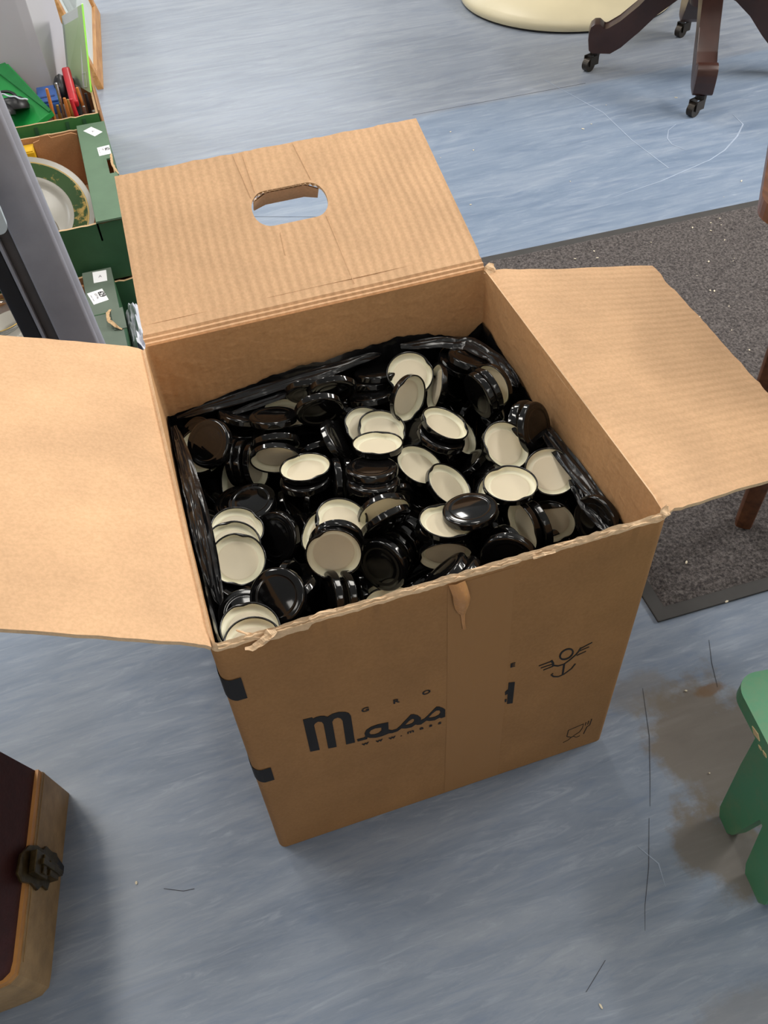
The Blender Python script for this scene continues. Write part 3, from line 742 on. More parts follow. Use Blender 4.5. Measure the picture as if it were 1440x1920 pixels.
# (centre, direction of the closed top, label)
LIDS = [
((0.331,0.1438,0.4326),(-0.039,0.243,0.969),'black jar lid lying ring side up topmost on the heap, over a cream lid'),
((0.2994,0.1412,0.4247),(-0.168,-0.15,-0.974),'open cream-lined lid half covered by the topmost black ring-top lid'),
((0.3009,0.1669,0.3945),(-0.332,0.236,0.913),'black lid edge tucked left under the half-covered cream lid'),
((0.3942,0.1682,0.4286),(-0.036,-0.075,-0.996),'bright open cream-lined lid at the right, in front of two tilted ones'),
((0.4162,0.2337,0.4299),(-0.249,0.452,-0.854),'tilted cream-lined lid with a broad lit wall, at upper right of the heap'),
((0.4562,0.1801,0.4179),(0.054,0.314,-0.947),'round cream-lined lid nearest the right side of the bag, wholly face on'),
((0.3996,0.201,0.3926),(0.444,-0.155,-0.884),'cream lid peeping out left behind the bright open lid at right'),
((0.3995,0.2158,0.3772),(-0.475,0.175,0.863),'black rim nested behind the bright open lid at right'),
((0.3625,0.3136,0.4161),(-0.411,0.027,-0.909),'open cream-lined lid sloping down to the right on a black lid, upper middle'),
((0.3547,0.3045,0.4057),(0.387,0.039,0.92),'black lid directly under the sloping open cream lid, upper middle'),
((0.3943,0.3373,0.3674),(-0.656,0.34,-0.669),'cream sliver of a lid right beneath the sloping open lid'),
((0.2647,0.3046,0.4196),(-0.106,-0.27,-0.957),'foremost of three overlapping cream lids in the upper middle'),
((0.2842,0.3492,0.4014),(-0.159,0.175,-0.972),'middle one of three overlapping cream lids in the upper middle'),
((0.2677,0.3664,0.3958),(-0.251,0.321,-0.913),'rearmost of three overlapping cream lids in the upper middle'),
((0.3329,0.3805,0.4201),(-0.502,0.85,-0.166),'upright cream-lined lid facing right, leaning at the rear of the heap'),
((0.3544,0.4311,0.4164),(0.085,0.467,-0.88),'round cream lid at the back of the heap, behind the upright leaning lid'),
((0.3836,0.3984,0.4088),(0.92,-0.199,-0.34),'narrow cream-lined lid on edge facing left, at the rear right'),
((0.3343,0.2262,0.3924),(-0.499,0.221,-0.837),'cream lid propped against the topmost black lid, on its upper left'),
((0.3096,0.2697,0.3972),(-0.381,0.154,-0.911),'cream lid tilted right, behind the lid propped on the topmost black lid'),
((0.1651,0.307,0.4084),(-0.018,-0.216,-0.976),'bright open cream lid lying alone on a dark stack, left of the middle'),
((0.1614,0.2969,0.3992),(0.025,0.261,0.964),'black lid under the bright lone open lid left of the middle'),
((0.2428,0.2602,0.4251),(0.125,0.323,0.938),'black ring-top lid flat under the three overlapping cream lids'),
((0.238,0.2393,0.4214),(0.134,0.358,0.924),'second black lid down under the three overlapping cream lids'),
((0.0489,0.1936,0.4007),(-0.09,0.389,-0.917),'big round cream lid facing up near the front left, foremost of a row of three'),
((0.0488,0.226,0.3936),(-0.186,0.14,-0.972),'cream lid just behind the big round one at front left'),
((0.0584,0.2561,0.3852),(-0.188,0.123,-0.974),'cream lid at the back of the front left row of three'),
((0.0816,0.1166,0.4099),(-0.338,-0.445,0.83),'large black lid top facing the viewer near the front left rim'),
((0.1596,0.1504,0.417),(0.206,0.901,-0.38),'large round cream lid face on in the front middle, black rim above it'),
((0.1671,0.1644,0.4138),(-0.201,-0.952,0.23),'black rim nested just behind the round cream lid of the front middle'),
((0.1827,0.1946,0.4161),(-0.258,0.192,-0.947),'cream lid rising behind the round cream lid of the front middle'),
((0.16,0.2158,0.3883),(0.639,-0.129,-0.759),'cream lid seen as a slim crescent left of the front middle pair'),
((0.105,0.2425,0.3664),(-0.657,-0.431,0.618),'black ring-top lid standing upright right of the cream row of three'),
((0.1361,0.2541,0.3385),(-0.944,-0.073,0.322),'black rim of a lid standing between the ring-top lid and the cream crescent'),
((0.1446,0.2579,0.3329),(-0.946,-0.069,0.317),'second black rim standing left of the cream crescent'),
((0.1529,0.2637,0.3275),(-0.948,-0.065,0.312),'third black rim standing left of the cream crescent'),
((0.0866,0.3088,0.3714),(-0.084,0.029,0.996),'black ring-top lid leaning behind the front left cream row'),
((0.0704,0.3255,0.3583),(-0.075,0.053,0.995),'black lid left of the leaning ring-top lid, close to the bag'),
((0.0415,0.0539,0.418),(-0.177,0.179,-0.967),'cream lid half hidden under the torn strip at the front left corner'),
((0.0414,0.0783,0.4148),(-0.191,0.156,-0.969),'cream lid behind the one in the front left corner'),
((0.0415,0.1197,0.3893),(0.106,-0.153,0.983),'dark brown-black lid top in the front left corner, behind two cream lids'),
((0.0537,0.3944,0.4155),(-0.495,-0.37,0.783),'black lid top leaning at the far left, over a cream lid'),
((0.041,0.4043,0.3966),(0.293,0.346,-0.889),'cream lid half covered by the black one at the far left'),
((0.1332,0.3517,0.4002),(0.229,0.941,0.248),'dim cream lid facing down beside the bright lone open lid'),
((0.138,0.3669,0.4074),(-0.139,-0.885,-0.443),'black lid slanting above the dim downturned cream lid'),
((0.108,0.3789,0.3709),(-0.853,0.472,-0.226),'cream lid on edge facing right, first of an upright set at left'),
((0.0965,0.3878,0.3687),(0.873,-0.447,0.197),'upright black rim behind the cream lid on edge at left'),
((0.0855,0.3921,0.3707),(0.887,-0.429,0.176),'second upright black rim behind the cream lid on edge at left'),
((0.074,0.4039,0.3283),(0.876,0.105,-0.47),'small cream patch of a lid buried at the left edge'),
((0.2096,0.3941,0.4254),(-0.11,-0.957,-0.262),'black lid with window glints slanting forward, at the back left of the heap'),
((0.2369,0.4205,0.4318),(-0.135,-0.909,-0.391),'black lid with a bright rim behind the glinting one, at the back left'),
((0.2074,0.4444,0.4182),(-0.2,-0.873,-0.443),'black lid half under the bag fold at the back left'),
((0.1479,0.4204,0.4103),(0.113,0.334,0.934),'black lid lying flat under the bag fold at the rear left'),
((0.1703,0.444,0.3885),(-0.273,-0.004,-0.963),'cream corner of a lid showing left of the glinting black lid'),
((0.1468,0.4209,0.3722),(0.152,0.189,0.97),'black lid flat in the dark behind the lone open cream lid'),
((0.3149,0.4653,0.4065),(0.072,0.329,0.941),'black lid on top of the flat stack against the rear of the bag'),
((0.3069,0.4631,0.3955),(0.066,0.366,0.928),'second black lid in the flat stack at the rear of the bag'),
((0.2918,0.4272,0.3981),(0.028,0.411,0.911),'lowest visible black lid of the flat stack at the rear of the bag'),
((0.1915,0.4157,0.3528),(0.131,0.351,0.927),'black ring-top lid lying flat beyond the bright lone open lid'),
((0.2215,0.3482,0.4034),(0.832,-0.152,0.537),'black rim leaning left of the three overlapping cream lids'),
((0.1986,0.2942,0.3825),(-0.974,0.12,0.193),'black lid on edge half behind the bright lone open lid'),
((0.2148,0.2991,0.3727),(-0.974,0.129,0.184),'black lid standing on edge right of the bright lone open lid'),
((0.4256,0.342,0.426),(-0.965,-0.227,-0.084),'black rim at the front of the upright trio at the rear right'),
((0.436,0.3445,0.4285),(-0.965,-0.222,-0.091),'second black rim of the upright trio at the rear right'),
((0.4512,0.3552,0.4233),(0.908,0.378,-0.16),'large dim cream lid facing left at the rear right corner'),
((0.4592,0.3672,0.3799),(0.971,0.219,0.016),'grey-cream sliver of a lid low in the rear right corner'),
((0.4166,0.4334,0.3836),(0.724,-0.305,0.611),'black lid on edge right of the narrow cream lid at the rear'),
((0.4396,0.4507,0.3464),(0.743,-0.245,0.614),'second black rim on edge at the rear right'),
((0.4272,0.4298,0.3358),(0.757,-0.189,0.618),'third black rim on edge at the rear right, lowest'),
((0.4092,0.3529,0.3141),(-0.438,0.555,0.712),'black rim slanting right of the sloping open lid'),
((0.388,0.2933,0.3484),(-0.434,0.566,0.704),'lower black rim slanting right of the sloping open lid'),
((0.235,0.1801,0.4107),(0.2,-0.891,-0.406),'black lid edge crossing in front of the dim downturned cream lid, middle'),
((0.2379,0.1983,0.4095),(0.039,0.995,0.087),'dim downturned cream lid in the middle of the heap'),
((0.2593,0.2409,0.3785),(-0.025,-0.982,-0.19),'black rim stacked behind the dim downturned lid of the middle'),
((0.2746,0.2654,0.3678),(-0.018,-0.97,-0.243),'highest black rim stacked behind the dim downturned lid of the middle'),
((0.2157,0.1381,0.3838),(-0.723,-0.588,0.362),'black lid facing left at the front of a slanted stack, front middle'),
((0.2385,0.1779,0.3453),(-0.755,-0.574,0.316),'second black lid of the slanted stack, front middle'),
((0.2519,0.1872,0.3452),(-0.776,-0.564,0.282),'third black lid of the slanted stack, front middle'),
((0.2648,0.1943,0.3461),(-0.808,-0.543,0.228),'rearmost black lid of the slanted stack, front middle'),
((0.2113,0.0981,0.3554),(-0.022,-0.298,-0.954),'whitish lid half below the front rim, right one of a pair'),
((0.206,0.1318,0.322),(0.344,-0.352,-0.871),'whitish lid half below the front rim, left one of a pair'),
((0.1433,0.1163,0.3762),(-0.965,0.021,0.259),'left black lid on edge at the front rim'),
((0.1607,0.1195,0.366),(-0.968,0.031,0.247),'middle black lid on edge at the front rim'),
((0.1865,0.169,0.2924),(-0.971,0.04,0.235),'black lid on edge just left of the whitish pair at the front rim'),
((0.1368,0.1648,0.3295),(-0.937,0.075,0.342),'black lid on edge right of the large black lid top'),
((0.3983,0.1278,0.3932),(0.986,0.158,-0.06),'grey-cream lid on edge facing left, right of the topmost black lid'),
((0.4107,0.1245,0.3918),(-0.992,-0.132,0.026),'black rim directly right of the grey-cream lid on edge'),
((0.4435,0.1448,0.3687),(0.572,0.795,-0.203),'dim cream lid facing the viewer by the right front'),
((0.4642,0.1485,0.3178),(-0.98,0.066,0.189),'black lid on edge with twin glints near the right front rim'),
((0.4586,0.1337,0.3152),(-0.067,-0.039,0.997),'grey-sheened black ring-top lid at the right front corner'),
((0.4586,0.1708,0.3764),(0.065,0.603,0.796),'black lid seen edge on below the round cream lid at right'),
((0.3529,0.0751,0.4112),(-0.539,-0.804,0.252),'black ring-top lid behind the torn front rim, right of the middle'),
((0.361,0.099,0.3915),(-0.94,-0.241,0.247),'black rim rising left of the ring-top lid behind the front rim'),
((0.2694,0.0726,0.4219),(-0.459,0.638,0.615),'black edge slanting over the dim downturned lid near the front rim'),
((0.2807,0.0644,0.4208),(-0.458,0.646,0.606),'second black edge slanting near the front rim'),
((0.3116,0.0984,0.3614),(-0.458,0.653,0.598),'third black edge slanting near the front rim'),
((0.2934,0.1279,0.3835),(0.281,0.948,0.149),'dim downturned cream lid near the front rim, under the topmost black lid'),
((0.3584,0.1572,0.3655),(-0.983,-0.019,0.182),'black rim standing right below the topmost black lid'),
((0.3803,0.1829,0.3347),(-0.988,-0.0,0.159),'second black rim standing right below the topmost black lid'),
((0.4622,0.2452,0.4377),(0.577,-0.688,0.439),'brown-black lid top facing right against the bag on the right'),
((0.4633,0.2701,0.4197),(0.627,-0.648,0.43),'black rim left of the lid facing the bag on the right'),
((0.4642,0.2817,0.406),(0.665,-0.609,0.43),'second black rim left of the lid facing the bag on the right'),
((0.3108,0.2725,0.3303),(0.547,0.132,0.827),'black lid below the two tilted cream lids left of the topmost black lid'),
((0.4585,0.1651,0.3343),(-0.187,0.562,0.806),'black lid between the edge-on lid and the bag at the right'),
((0.2707,0.4516,0.3771),(0.086,0.33,0.94),'black lid left of the flat rear stack'),
((0.1143,0.4649,0.3593),(0.058,0.3,0.95),'black lid in the hollow beyond the far left pair'),
((0.1453,0.3254,0.3203),(0.849,-0.148,0.507),'black lid in the hollow below the bright lone open lid'),
((0.1765,0.3247,0.3304),(0.804,-0.592,0.054),'black lid standing under the bright lone open lid, right part'),
((0.0799,0.2229,0.3366),(0.549,0.038,0.832),'black lid showing low between the big cream lid and the large black top'),
((0.2806,0.2189,0.3352),(-0.607,-0.738,-0.296),'black lid low left of the half-covered cream lid'),
((0.4664,0.3777,0.3556),(-0.753,0.388,0.544),'black lid low before the rear right corner'),
((0.4643,0.3698,0.3501),(0.657,-0.16,0.725),'black lid on edge beside the bag at upper right'),
((0.2841,0.2943,0.363),(0.181,-0.91,-0.373),'black lid dark behind the propped cream lids in the middle'),
((0.0527,0.4119,0.2937),(0.611,0.079,0.789),'black lid by the left bag folds, above the cream row'),
((0.1828,0.4657,0.3341),(0.21,0.374,0.903),'black lid under the glinting one at the back left'),
((0.2779,0.4655,0.3757),(0.094,0.361,0.927),'black lid under the rear bag edge, left of the flat stack'),
((0.3417,0.4649,0.3578),(0.124,0.253,0.959),'black lid between the flat rear stack and the round cream lid'),
((0.0432,0.1743,0.3769),(0.424,0.168,0.887),'black jar lid sunk just below the big round front left lid'),
((0.1009,0.1368,0.3817),(-0.377,0.601,0.711),'black jar lid sunk just right of the large black front lid'),
((0.444,0.4227,0.4233),(0.355,0.203,0.907),'black jar lid sunk just above the dim rear right corner lid'),
((0.1092,0.4651,0.3901),(0.305,0.28,0.912),'black jar lid sunk some way right of the far left black lid'),
((0.0383,0.4423,0.3842),(-0.655,-0.238,0.713),'black jar lid sunk just left of the far left black lid'),
((0.4398,0.4494,0.4031),(0.256,-0.124,0.955),'black jar lid sunk some way left of the dim rear right corner lid'),
((0.2443,0.41,0.375),(-0.607,-0.793,-0.065),'black jar lid sunk just right of the glinting black lid at back left'),
((0.3262,0.3492,0.3815),(-0.278,0.144,0.95),'black jar lid sunk just above the cream lid behind the propped one'),
((0.1938,0.3616,0.3728),(0.031,-0.947,-0.315),'black jar lid sunk just above the lone bright open lid'),
((0.0996,0.1575,0.3675),(0.809,-0.57,0.15),'black jar lid sunk some way left of the round front middle lid'),
((0.4762,0.0926,0.4093),(-0.934,-0.269,0.238),'black jar lid sunk some way below the round cream lid nearest the bag'),
((0.4201,0.2771,0.3572),(-0.274,0.427,0.864),'black jar lid sunk just below the tilted lid with a lit wall'),
((0.1046,0.3342,0.3368),(0.205,0.207,0.957),'black jar lid sunk just right of the front left cream row'),
((0.0355,0.2943,0.3428),(0.675,0.33,0.658),'black jar lid sunk just left of the front left cream row'),
((0.3649,0.4399,0.3347),(0.079,0.427,0.901),'black jar lid sunk just below the upright leaning lid at the rear'),
((0.3474,0.308,0.3739),(-0.925,-0.376,-0.033),'black jar lid sunk just right of the cream lid behind the propped one'),
((0.1321,0.3889,0.3169),(-0.656,0.012,0.753),'black jar lid sunk just left of the lone bright open lid'),
((0.0354,0.331,0.3323),(0.68,0.374,0.63),'black jar lid sunk some way above the big round front left lid'),
((0.4291,0.3915,0.3367),(0.643,-0.769,-0.037),'black jar lid sunk just right of the sloping open lid, upper middle'),
((0.2608,0.1564,0.3097),(-0.263,0.707,0.656),'black jar lid sunk some way left of the downturned lid near the front rim'),
]
print_poly('printed_letter', [PR['m']])
print_poly('printed_letters', PR['ass'])
for _q in PR['l']:
    print_poly('printed_letter', [_q])
LOGO = print_poly('printed_emblem', PR['ring'])
for _q, _w in zip(PR['anchor'], (.0019, .0017, .0017, .0030, .0024, .0019, .0017, .0017, .0026, .0022)):
    print_poly('emblem_stroke', [stroke_loop(_q, _w)], LOGO)
GL = print_poly('printed_cup_and_fork', [stroke_loop(PR['glass'][0], .0011)])
for _q, _w in zip(PR['glass'][1:], (.0009, .0007, .0009, .0010, .0010, .0012, .0012)):
    print_poly('symbol_stroke', [stroke_loop(_q, _w)], GL)


def front_text(ch, x, z, size, sx=1.0, name='printed_letter'):
    M = Matrix.Translation(fr3(x, z)) @ Matrix.Rotation(math.radians(90), 4, 'X') @ Matrix.Diagonal((sx, 1, 1, 1))
    return text_mesh(ch, size, M, name, M_INK, BOX)


for _c_, (_x, _z) in zip('GROE', PR['g']):
    front_text(_c_, _x, _z, 0.0125, 1.05)
for _c_, (_x, _z) in zip('www.mass', PR['w']):
    front_text(_c_, _x, _z, 0.0105, 1.15)
# black bars that wrap round the front left corner
for (z0, z1, x1) in ((.409, .450, .0205), (.2105, .2440, .0215)):
    bm = bmesh.new(); A = []; B = []
    path = [(-0.0006, 0.03), (-0.0006, 0.012)] + [(0.010 - 0.0106 * math.cos(math.radians(a)), 0.010 - 0.0106 * math.sin(math.radians(a))) for a in (0, 15, 30, 45, 60, 75, 90)] + [(x1, -0.0006)]
    for i, (x, y) in enumerate(path):
        slump = 0.010 * max(0, 1 - i / 8)
        b0 = bulge(x, y, z0); b1 = bulge(x, y, z1)
        A.append(bm.verts.new((b0[0] - .0003, b0[1] - .0003, z0 + slump))); B.append(bm.verts.new((b1[0] - .0003, b1[1] - .0003, z1 + slump * .6)))
    for i in range(len(path) - 1):
        bm.faces.new((A[i], A[i + 1], B[i + 1], B[i]))
    link('printed_bar', bm, M_INK, BOX)
# brown parcel tape down the middle of the front, and the amber scrap hanging from the rim
bm = bmesh.new(); rows = []
for k in range(25):
    z = 0.004 + (0.500 - 0.004) * k / 24
    rows.append([bm.verts.new((x, front_y(x, z) - 0.0004, z)) for x in [0.2455 + (0.075 + .008 * (1 - z / H)) * i / 12 for i in range(13)]])
for A, B in zip(rows, rows[1:]):
    for i in range(12):
        bm.faces.new((A[i], A[i + 1], B[i + 1], B[i]))
link('parcel_tape', bm, M_TAPE, BOX, True)
bm = bmesh.new(); rows = []
for k, (z, x0, x1, o) in enumerate(((.504, .246, .264, .002), (.496, .248, .266, .006), (.486, .250, .268, .009), (.474, .251, .270, .008), (.462, .253, .269, .006), (.452, .257, .267, .003), (.446, .260, .265, .002), (.432, .2615, .2655, .0012), (.418, .263, .267, .001))):
    rows.append([bm.verts.new((x0 + (x1 - x0) * i / 6, front_y(x0, z) - 0.001 - o * (0.35 + 0.65 * math.sin(math.pi * i / 6)) + 0.0016 * noise.noise(Vector((i * 1.7, k * 1.3, 5))), z)) for i in range(7)])
for A, B in zip(rows, rows[1:]):
    for i in range(6):
        bm.faces.new((A[i], A[i + 1], B[i + 1], B[i]))
link('torn_tape_scrap', bm, M_AMBER, BOX, True)['label'] = 'amber scrap of torn tape hanging from the front rim'

# ================================================================ black plastic bag lining the box
BAG = root('bin_liner', (W / 2, D / 2, 0.008), 'crumpled glossy black plastic bag lining the cardboard box, round the lids', 'plastic bag')
def lin(t, pts):
    for (a, va), (b, vb) in zip(pts, pts[1:]):
        if t <= b:
            return va + (vb - va) * max(0, (t - a)) / (b - a)
    return pts[-1][1]
TOPL = ((0, .487), (.18, .484), (.325, .452), (.5068, .388))
TOPB = ((0, .388), (.167, .420), (.281, .428), (.368, .434), (.43, .420), (.47, .402), (.49, .420), (.5, .428))
TOPR = ((0, .436), (.06, .431), (.174, .425), (.317, .419), (.42, .422), (.47, .430), (.5068, .428))
bm = bmesh.new(); x0, y0, x1, y1 = .0060, .0060, W - .0060, D - .0060
per_pts = []
NS = 90
for i in range(NS): per_pts.append((x0 + (x1 - x0) * i / NS, y0, 0, 1, 'f'))
for i in range(NS): per_pts.append((x1, y0 + (y1 - y0) * i / NS, -1, 0, 'r'))
for i in range(NS): per_pts.append((x1 - (x1 - x0) * i / NS, y1, 0, -1, 'b'))
for i in range(NS): per_pts.append((x0, y1 - (y1 - y0) * i / NS, 1, 0, 'l'))
rows = []
KR = 22
for k in range(KR + 1):
    row = []
    for i, (x, y, nx_, ny_, s) in enumerate(per_pts):
        zt = {'f': .43, 'r': lin(y, TOPR), 'b': lin(x, TOPB), 'l': lin(y, TOPL)}[s]
        zt += 0.006 * noise.noise(Vector((x * 26, y * 26, 1))) + 0.004 * noise.noise(Vector((x * 80, y * 80, 1)))
        t = k / KR
        z = zt - 0.16 * t if k < KR else 0.02
        amp = 0.0105 * math.exp(-t * 5.0)
        ang = (x * 1.0 + y * 1.37)
        ridge = abs(noise.noise(Vector((x * 17, y * 17, z * 5 + 2)))) ** 0.8 + 0.25 * abs(noise.noise(Vector((x * 45, y * 45, z * 16))))
        # long creases running down and along the rim
        ridge += 0.4 * abs(noise.noise(Vector((ang * 9 + z * 22, z * 30, 4))))
        ins = amp * ridge * (1.5 if s in 'bl' else 1.0) * (min(1.0, 0.2 + t * 9)) + 0.0006
        row.append(bm.verts.new((x + nx_ * ins, y + ny_ * ins, z)))
    rows.append(row)
n = len(per_pts)
for A, B in zip(rows, rows[1:]):
    for i in range(n):
        j = (i + 1) % n
        bm.faces.new((A[i], A[j], B[j], B[i]))
bm.faces.new(rows[-1])
o = link('bag_film', bm, M_BAG, BAG, True); o.location = -BAG.location
def fold(pts, w, seed, label=None):
    """a loose pleat of film: a puckered ribbon along pts"""
    bm = bmesh.new(); rows = []; N = 40
    P = [Vector(p) for p in pts]
    for i in range(N + 1):
        t = i / N * (len(P) - 1); a = min(int(t), len(P) - 2); q = P[a].lerp(P[a + 1], t - a)
        tg = (P[a + 1] - P[a]).normalized(); sd = tg.cross(Vector((0, 0, 1))).normalized()
        row = []
        for k in range(17):
            s = k / 16 - 0.5
            hgt = w * (0.10 * math.cos(math.pi * s) + 0.11 * abs(math.sin(2.6 * math.pi * s + 1.5 * noise.noise(Vector((i * 0.07, seed, 3))))))
            tap = math.sin(math.pi * min(1, max(0.02, i / N))) ** 0.35
            d = 0.13 * w * noise.noise(Vector((i * 0.12, k * 0.35, seed)))
            row.append(bm.verts.new(q + sd * s * w * tap + Vector((0, 0, hgt * tap + d))))
        rows.append(row)
    for A, B in zip(rows, rows[1:]):
        for k in range(16):
            bm.faces.new((A[k], A[k + 1], B[k + 1], B[k]))
    o = link('bag_fold', bm, M_BAG, BAG, 0.6); o.location = -BAG.location
fold([(.013, .47, .395), (.017, .36, .432), (.020, .25, .444), (.019, .17, .446), (.017, .10, .444)], .022, 3)
fold([(.014, .40, .43), (.016, .28, .462), (.015, .17, .478), (.014, .10, .478)], .016, 9)
fold([(.02, .488, .392), (.10, .482, .405), (.19, .478, .414), (.28, .482, .420), (.33, .488, .418)], .026, 5)
fold([(.09, .462, .398), (.17, .462, .408), (.24, .466, .414)], .016, 14)
fold([(.36, .488, .424), (.42, .474, .424), (.455, .46, .422), (.476, .41, .426), (.482, .34, .424)], .030, 6)
fold([(.484, .30, .418), (.480, .22, .424), (.482, .13, .428), (.486, .07, .430)], .024, 7)
fold([(.474, .16, .418), (.470, .11, .420), (.476, .06, .420)], .016, 8)

# ================================================================ jar lids
def lid_meshes():
    h = 0.0051; SEG = 56; K = .0342 / .0338
    def lug(a):
        return max(0.0, math.cos(2 * a)) ** 10
    outer = [(0, h - .0004), (.0215, h - .0004), (.0232, h - .0009), (.0245, h - .0001), (.0258, h), (.0272, h - .0005), (.0290, h - .0003), (.0312, h - .0006), (.0327, h - .0017), (.0334, h - .0032), (.0335, -h + .0016), (.0338, -h + .0008), (.0335, -h + .0001), (.0327, -h), (.0319, -h + .0005), (.0317, -h + .0016)]
    inner = [(.0317, -h + .0016), (.0318, -h + .0030), (.0312, h - .0036), (.0302, h - .0022), (.0276, h - .0019), (.0256, h - .0022), (.0246, h - .0031), (.0225, h - .0027), (0, h - .0027)]
    out = []
    for prof, nm, mt in ((outer, 'jar_lid', M_BLACK), (inner, 'lining', M_CREAM)):
        bm = bmesh.new(); rings = []
        for r, z in prof:
            r *= K
            if r == 0:
                rings.append([bm.verts.new((0, 0, z))]); continue
            row = []
            for k in range(SEG):
                a = 2 * math.pi * k / SEG
                rr_ = r; zz = z
                if r < .0333 and z < -h + .0032 and r > .03:
                    rr_ = r - .0030 * lug(a)
                if r > .0333 and z < -h + .002:
                    rr_ = r - .0012 * lug(a)
                row.append(bm.verts.new((rr_ * math.cos(a), rr_ * math.sin(a), zz)))
            rings.append(row)
        for A, B in zip(rings, rings[1:]):
            for k in range(SEG):
                j = (k + 1) % SEG
                if len(A) == 1:
                    bm.faces.new((A[0], B[k], B[j]))
                elif len(B) == 1:
                    bm.faces.new((A[j], A[k], B[0]))
                else:
                    bm.faces.new((A[k], B[k], B[j], A[j]))
        me = bpy.data.meshes.new(nm); bm.normal_update(); bm.to_mesh(me); bm.free()
        me.polygons.foreach_set('use_smooth', [True] * len(me.polygons)); me.materials.append(mt)
        if mt is M_CREAM:
            me.materials.append(M_GASKET)
            for p in me.polygons:
                if math.hypot(p.center.x, p.center.y) > .0238:
                    p.material_index = 1
        out.append(me)
    return out


ME_LID, ME_LINING = lid_meshes()
_rs = random.Random(4)
proto_l = bpy.data.objects.new('jar_lid', ME_LID); proto_c = bpy.data.objects.new('lining', ME_LINING)
for i, (p, nv, lab) in enumerate(LIDS):
    a = proto_l.copy() if i else proto_l
    b = proto_c.copy() if i else proto_c
    COL.objects.link(a); COL.objects.link(b); b.parent = a
    q = Vector(nv).to_track_quat('Z', 'Y').to_matrix().to_4x4() @ Matrix.Rotation(_rs.uniform(0, 6.28), 4, 'Z')
    a.matrix_world = Matrix.Translation(p) @ q
    tag(a, lab or 'glossy black jar lid buried low among the others, nearly hidden', 'jar lid', 'black cream-lined jar lids in the box')

# ================================================================ green fruit crates, left
def crate(name, loc, x0, x1, y0, y1, h, label, ledge, mats, hole=None, rim=0.0, group='green cardboard crates at the left'):
    """open tray: four walls, base, and a broad flat ledge along its right end"""
    c = root(name, loc, label, 'crate', group)
    mo, ml = mats; t = 0.006
    def wall(nm, lo, hi, seed, along):
        bm = bmesh.new(); N = 40; rows = []
        ax = 0 if along == 'x' else 1
        for i in range(N + 1):
            f = i / N; z1 = hi[2] + 0.002 * noise.noise(Vector((f * 22, seed, 0))) + 0.002 * noise.noise(Vector((f * 60, seed, 1)))
            if along == 'x':
                x = lo[0] + (hi[0] - lo[0]) * f; q = [(x, lo[1], lo[2]), (x, lo[1], z1), (x, hi[1], z1), (x, hi[1], lo[2])]
            else:
                y = lo[1] + (hi[1] - lo[1]) * f; q = [(lo[0], y, lo[2]), (lo[0], y, z1), (hi[0], y, z1), (hi[0], y, lo[2])]
            rows.append([bm.verts.new(p) for p in q])
        inner_side = {'near_wall': 2, 'far_wall': 0, 'left_wall': 2, 'right_wall': 0}[nm]
        for A, B in zip(rows, rows[1:]):
            for k in range(4):
                f = bm.faces.new((A[k], A[(k + 1) % 4], B[(k + 1) % 4], B[k]))
                f.material_index = 1 if k == inner_side else (2 if k == 1 else 0)
        bm.faces.new(rows[0]); bm.faces.new(rows[-1][::-1])
        link(nm, bm, [mo, M_TAN, M_TANEDGE], c)
    wall('near_wall', (x0, y0, 0), (x1, y0 + t, h), 1, 'x'); wall('far_wall', (x0, y1 - t, 0), (x1, y1, h), 2, 'x')
    wall('left_wall', (x0, y0 + t, 0), (x0 + t, y1 - t, h), 3, 'y'); wall('right_wall', (x1 - t, y0 + t, 0), (x1, y1 - t, h - 0.002), 4, 'y')
    link('base', bx((x0 + t, y0 + t, 0.001), (x1 - t, y1 - t, 0.006)), M_TAN, c)
    if ledge:
        lo = [(x1 - ledge, y0 - 0.002), (x1 + 0.001, y0 - 0.002), (x1 + 0.001, y1 + 0.002), (x1 - ledge, y1 + 0.002)]
        loops = [lo] + ([hole] if hole else [])
        ld = link('ledge', flat_poly(loops, lambda x, y: (x, y, h + 0.0025), (0, 0, 0.004)), ml, c)
        link('ledge_lip', bx((x1 - ledge - 0.001, y0, h - 0.04), (x1 - ledge + 0.003, y1, h + 0.004)), ml, c)
        return c, ld
    return c, None


def sticker(parent, corners, z, lines):
    bm = bmesh.new(); vs = [bm.verts.new((x, y, z)) for x, y in corners]
    v2 = [bm.verts.new((x, y, z + .0004)) for x, y in corners]
    bm.faces.new(v2)
    for i in range(4):
        bm.faces.new((vs[i], vs[(i + 1) % 4], v2[(i + 1) % 4], v2[i]))
    s = link('sticker', bm, M_WHITE, parent)
    c = [Vector((x, y, 0)) for x, y in corners]
    for (txt, u, v, size, mt, ux, sx) in lines:
        P = c[0].lerp(c[1], u).lerp(c[3].lerp(c[2], u), v)
        d = ux[1] * (c[3] - c[0]) + ux[0] * (c[1] - c[0]); d.normalize()
        M = Matrix.Translation((P.x, P.y, z + .0007)) @ Matrix.Rotation(math.atan2(d.y, d.x), 4, 'Z') @ Matrix.Diagonal((sx, 1, 1, 1))
        text_mesh(txt, size, M, 'sticker_print', mt, s)
    return s


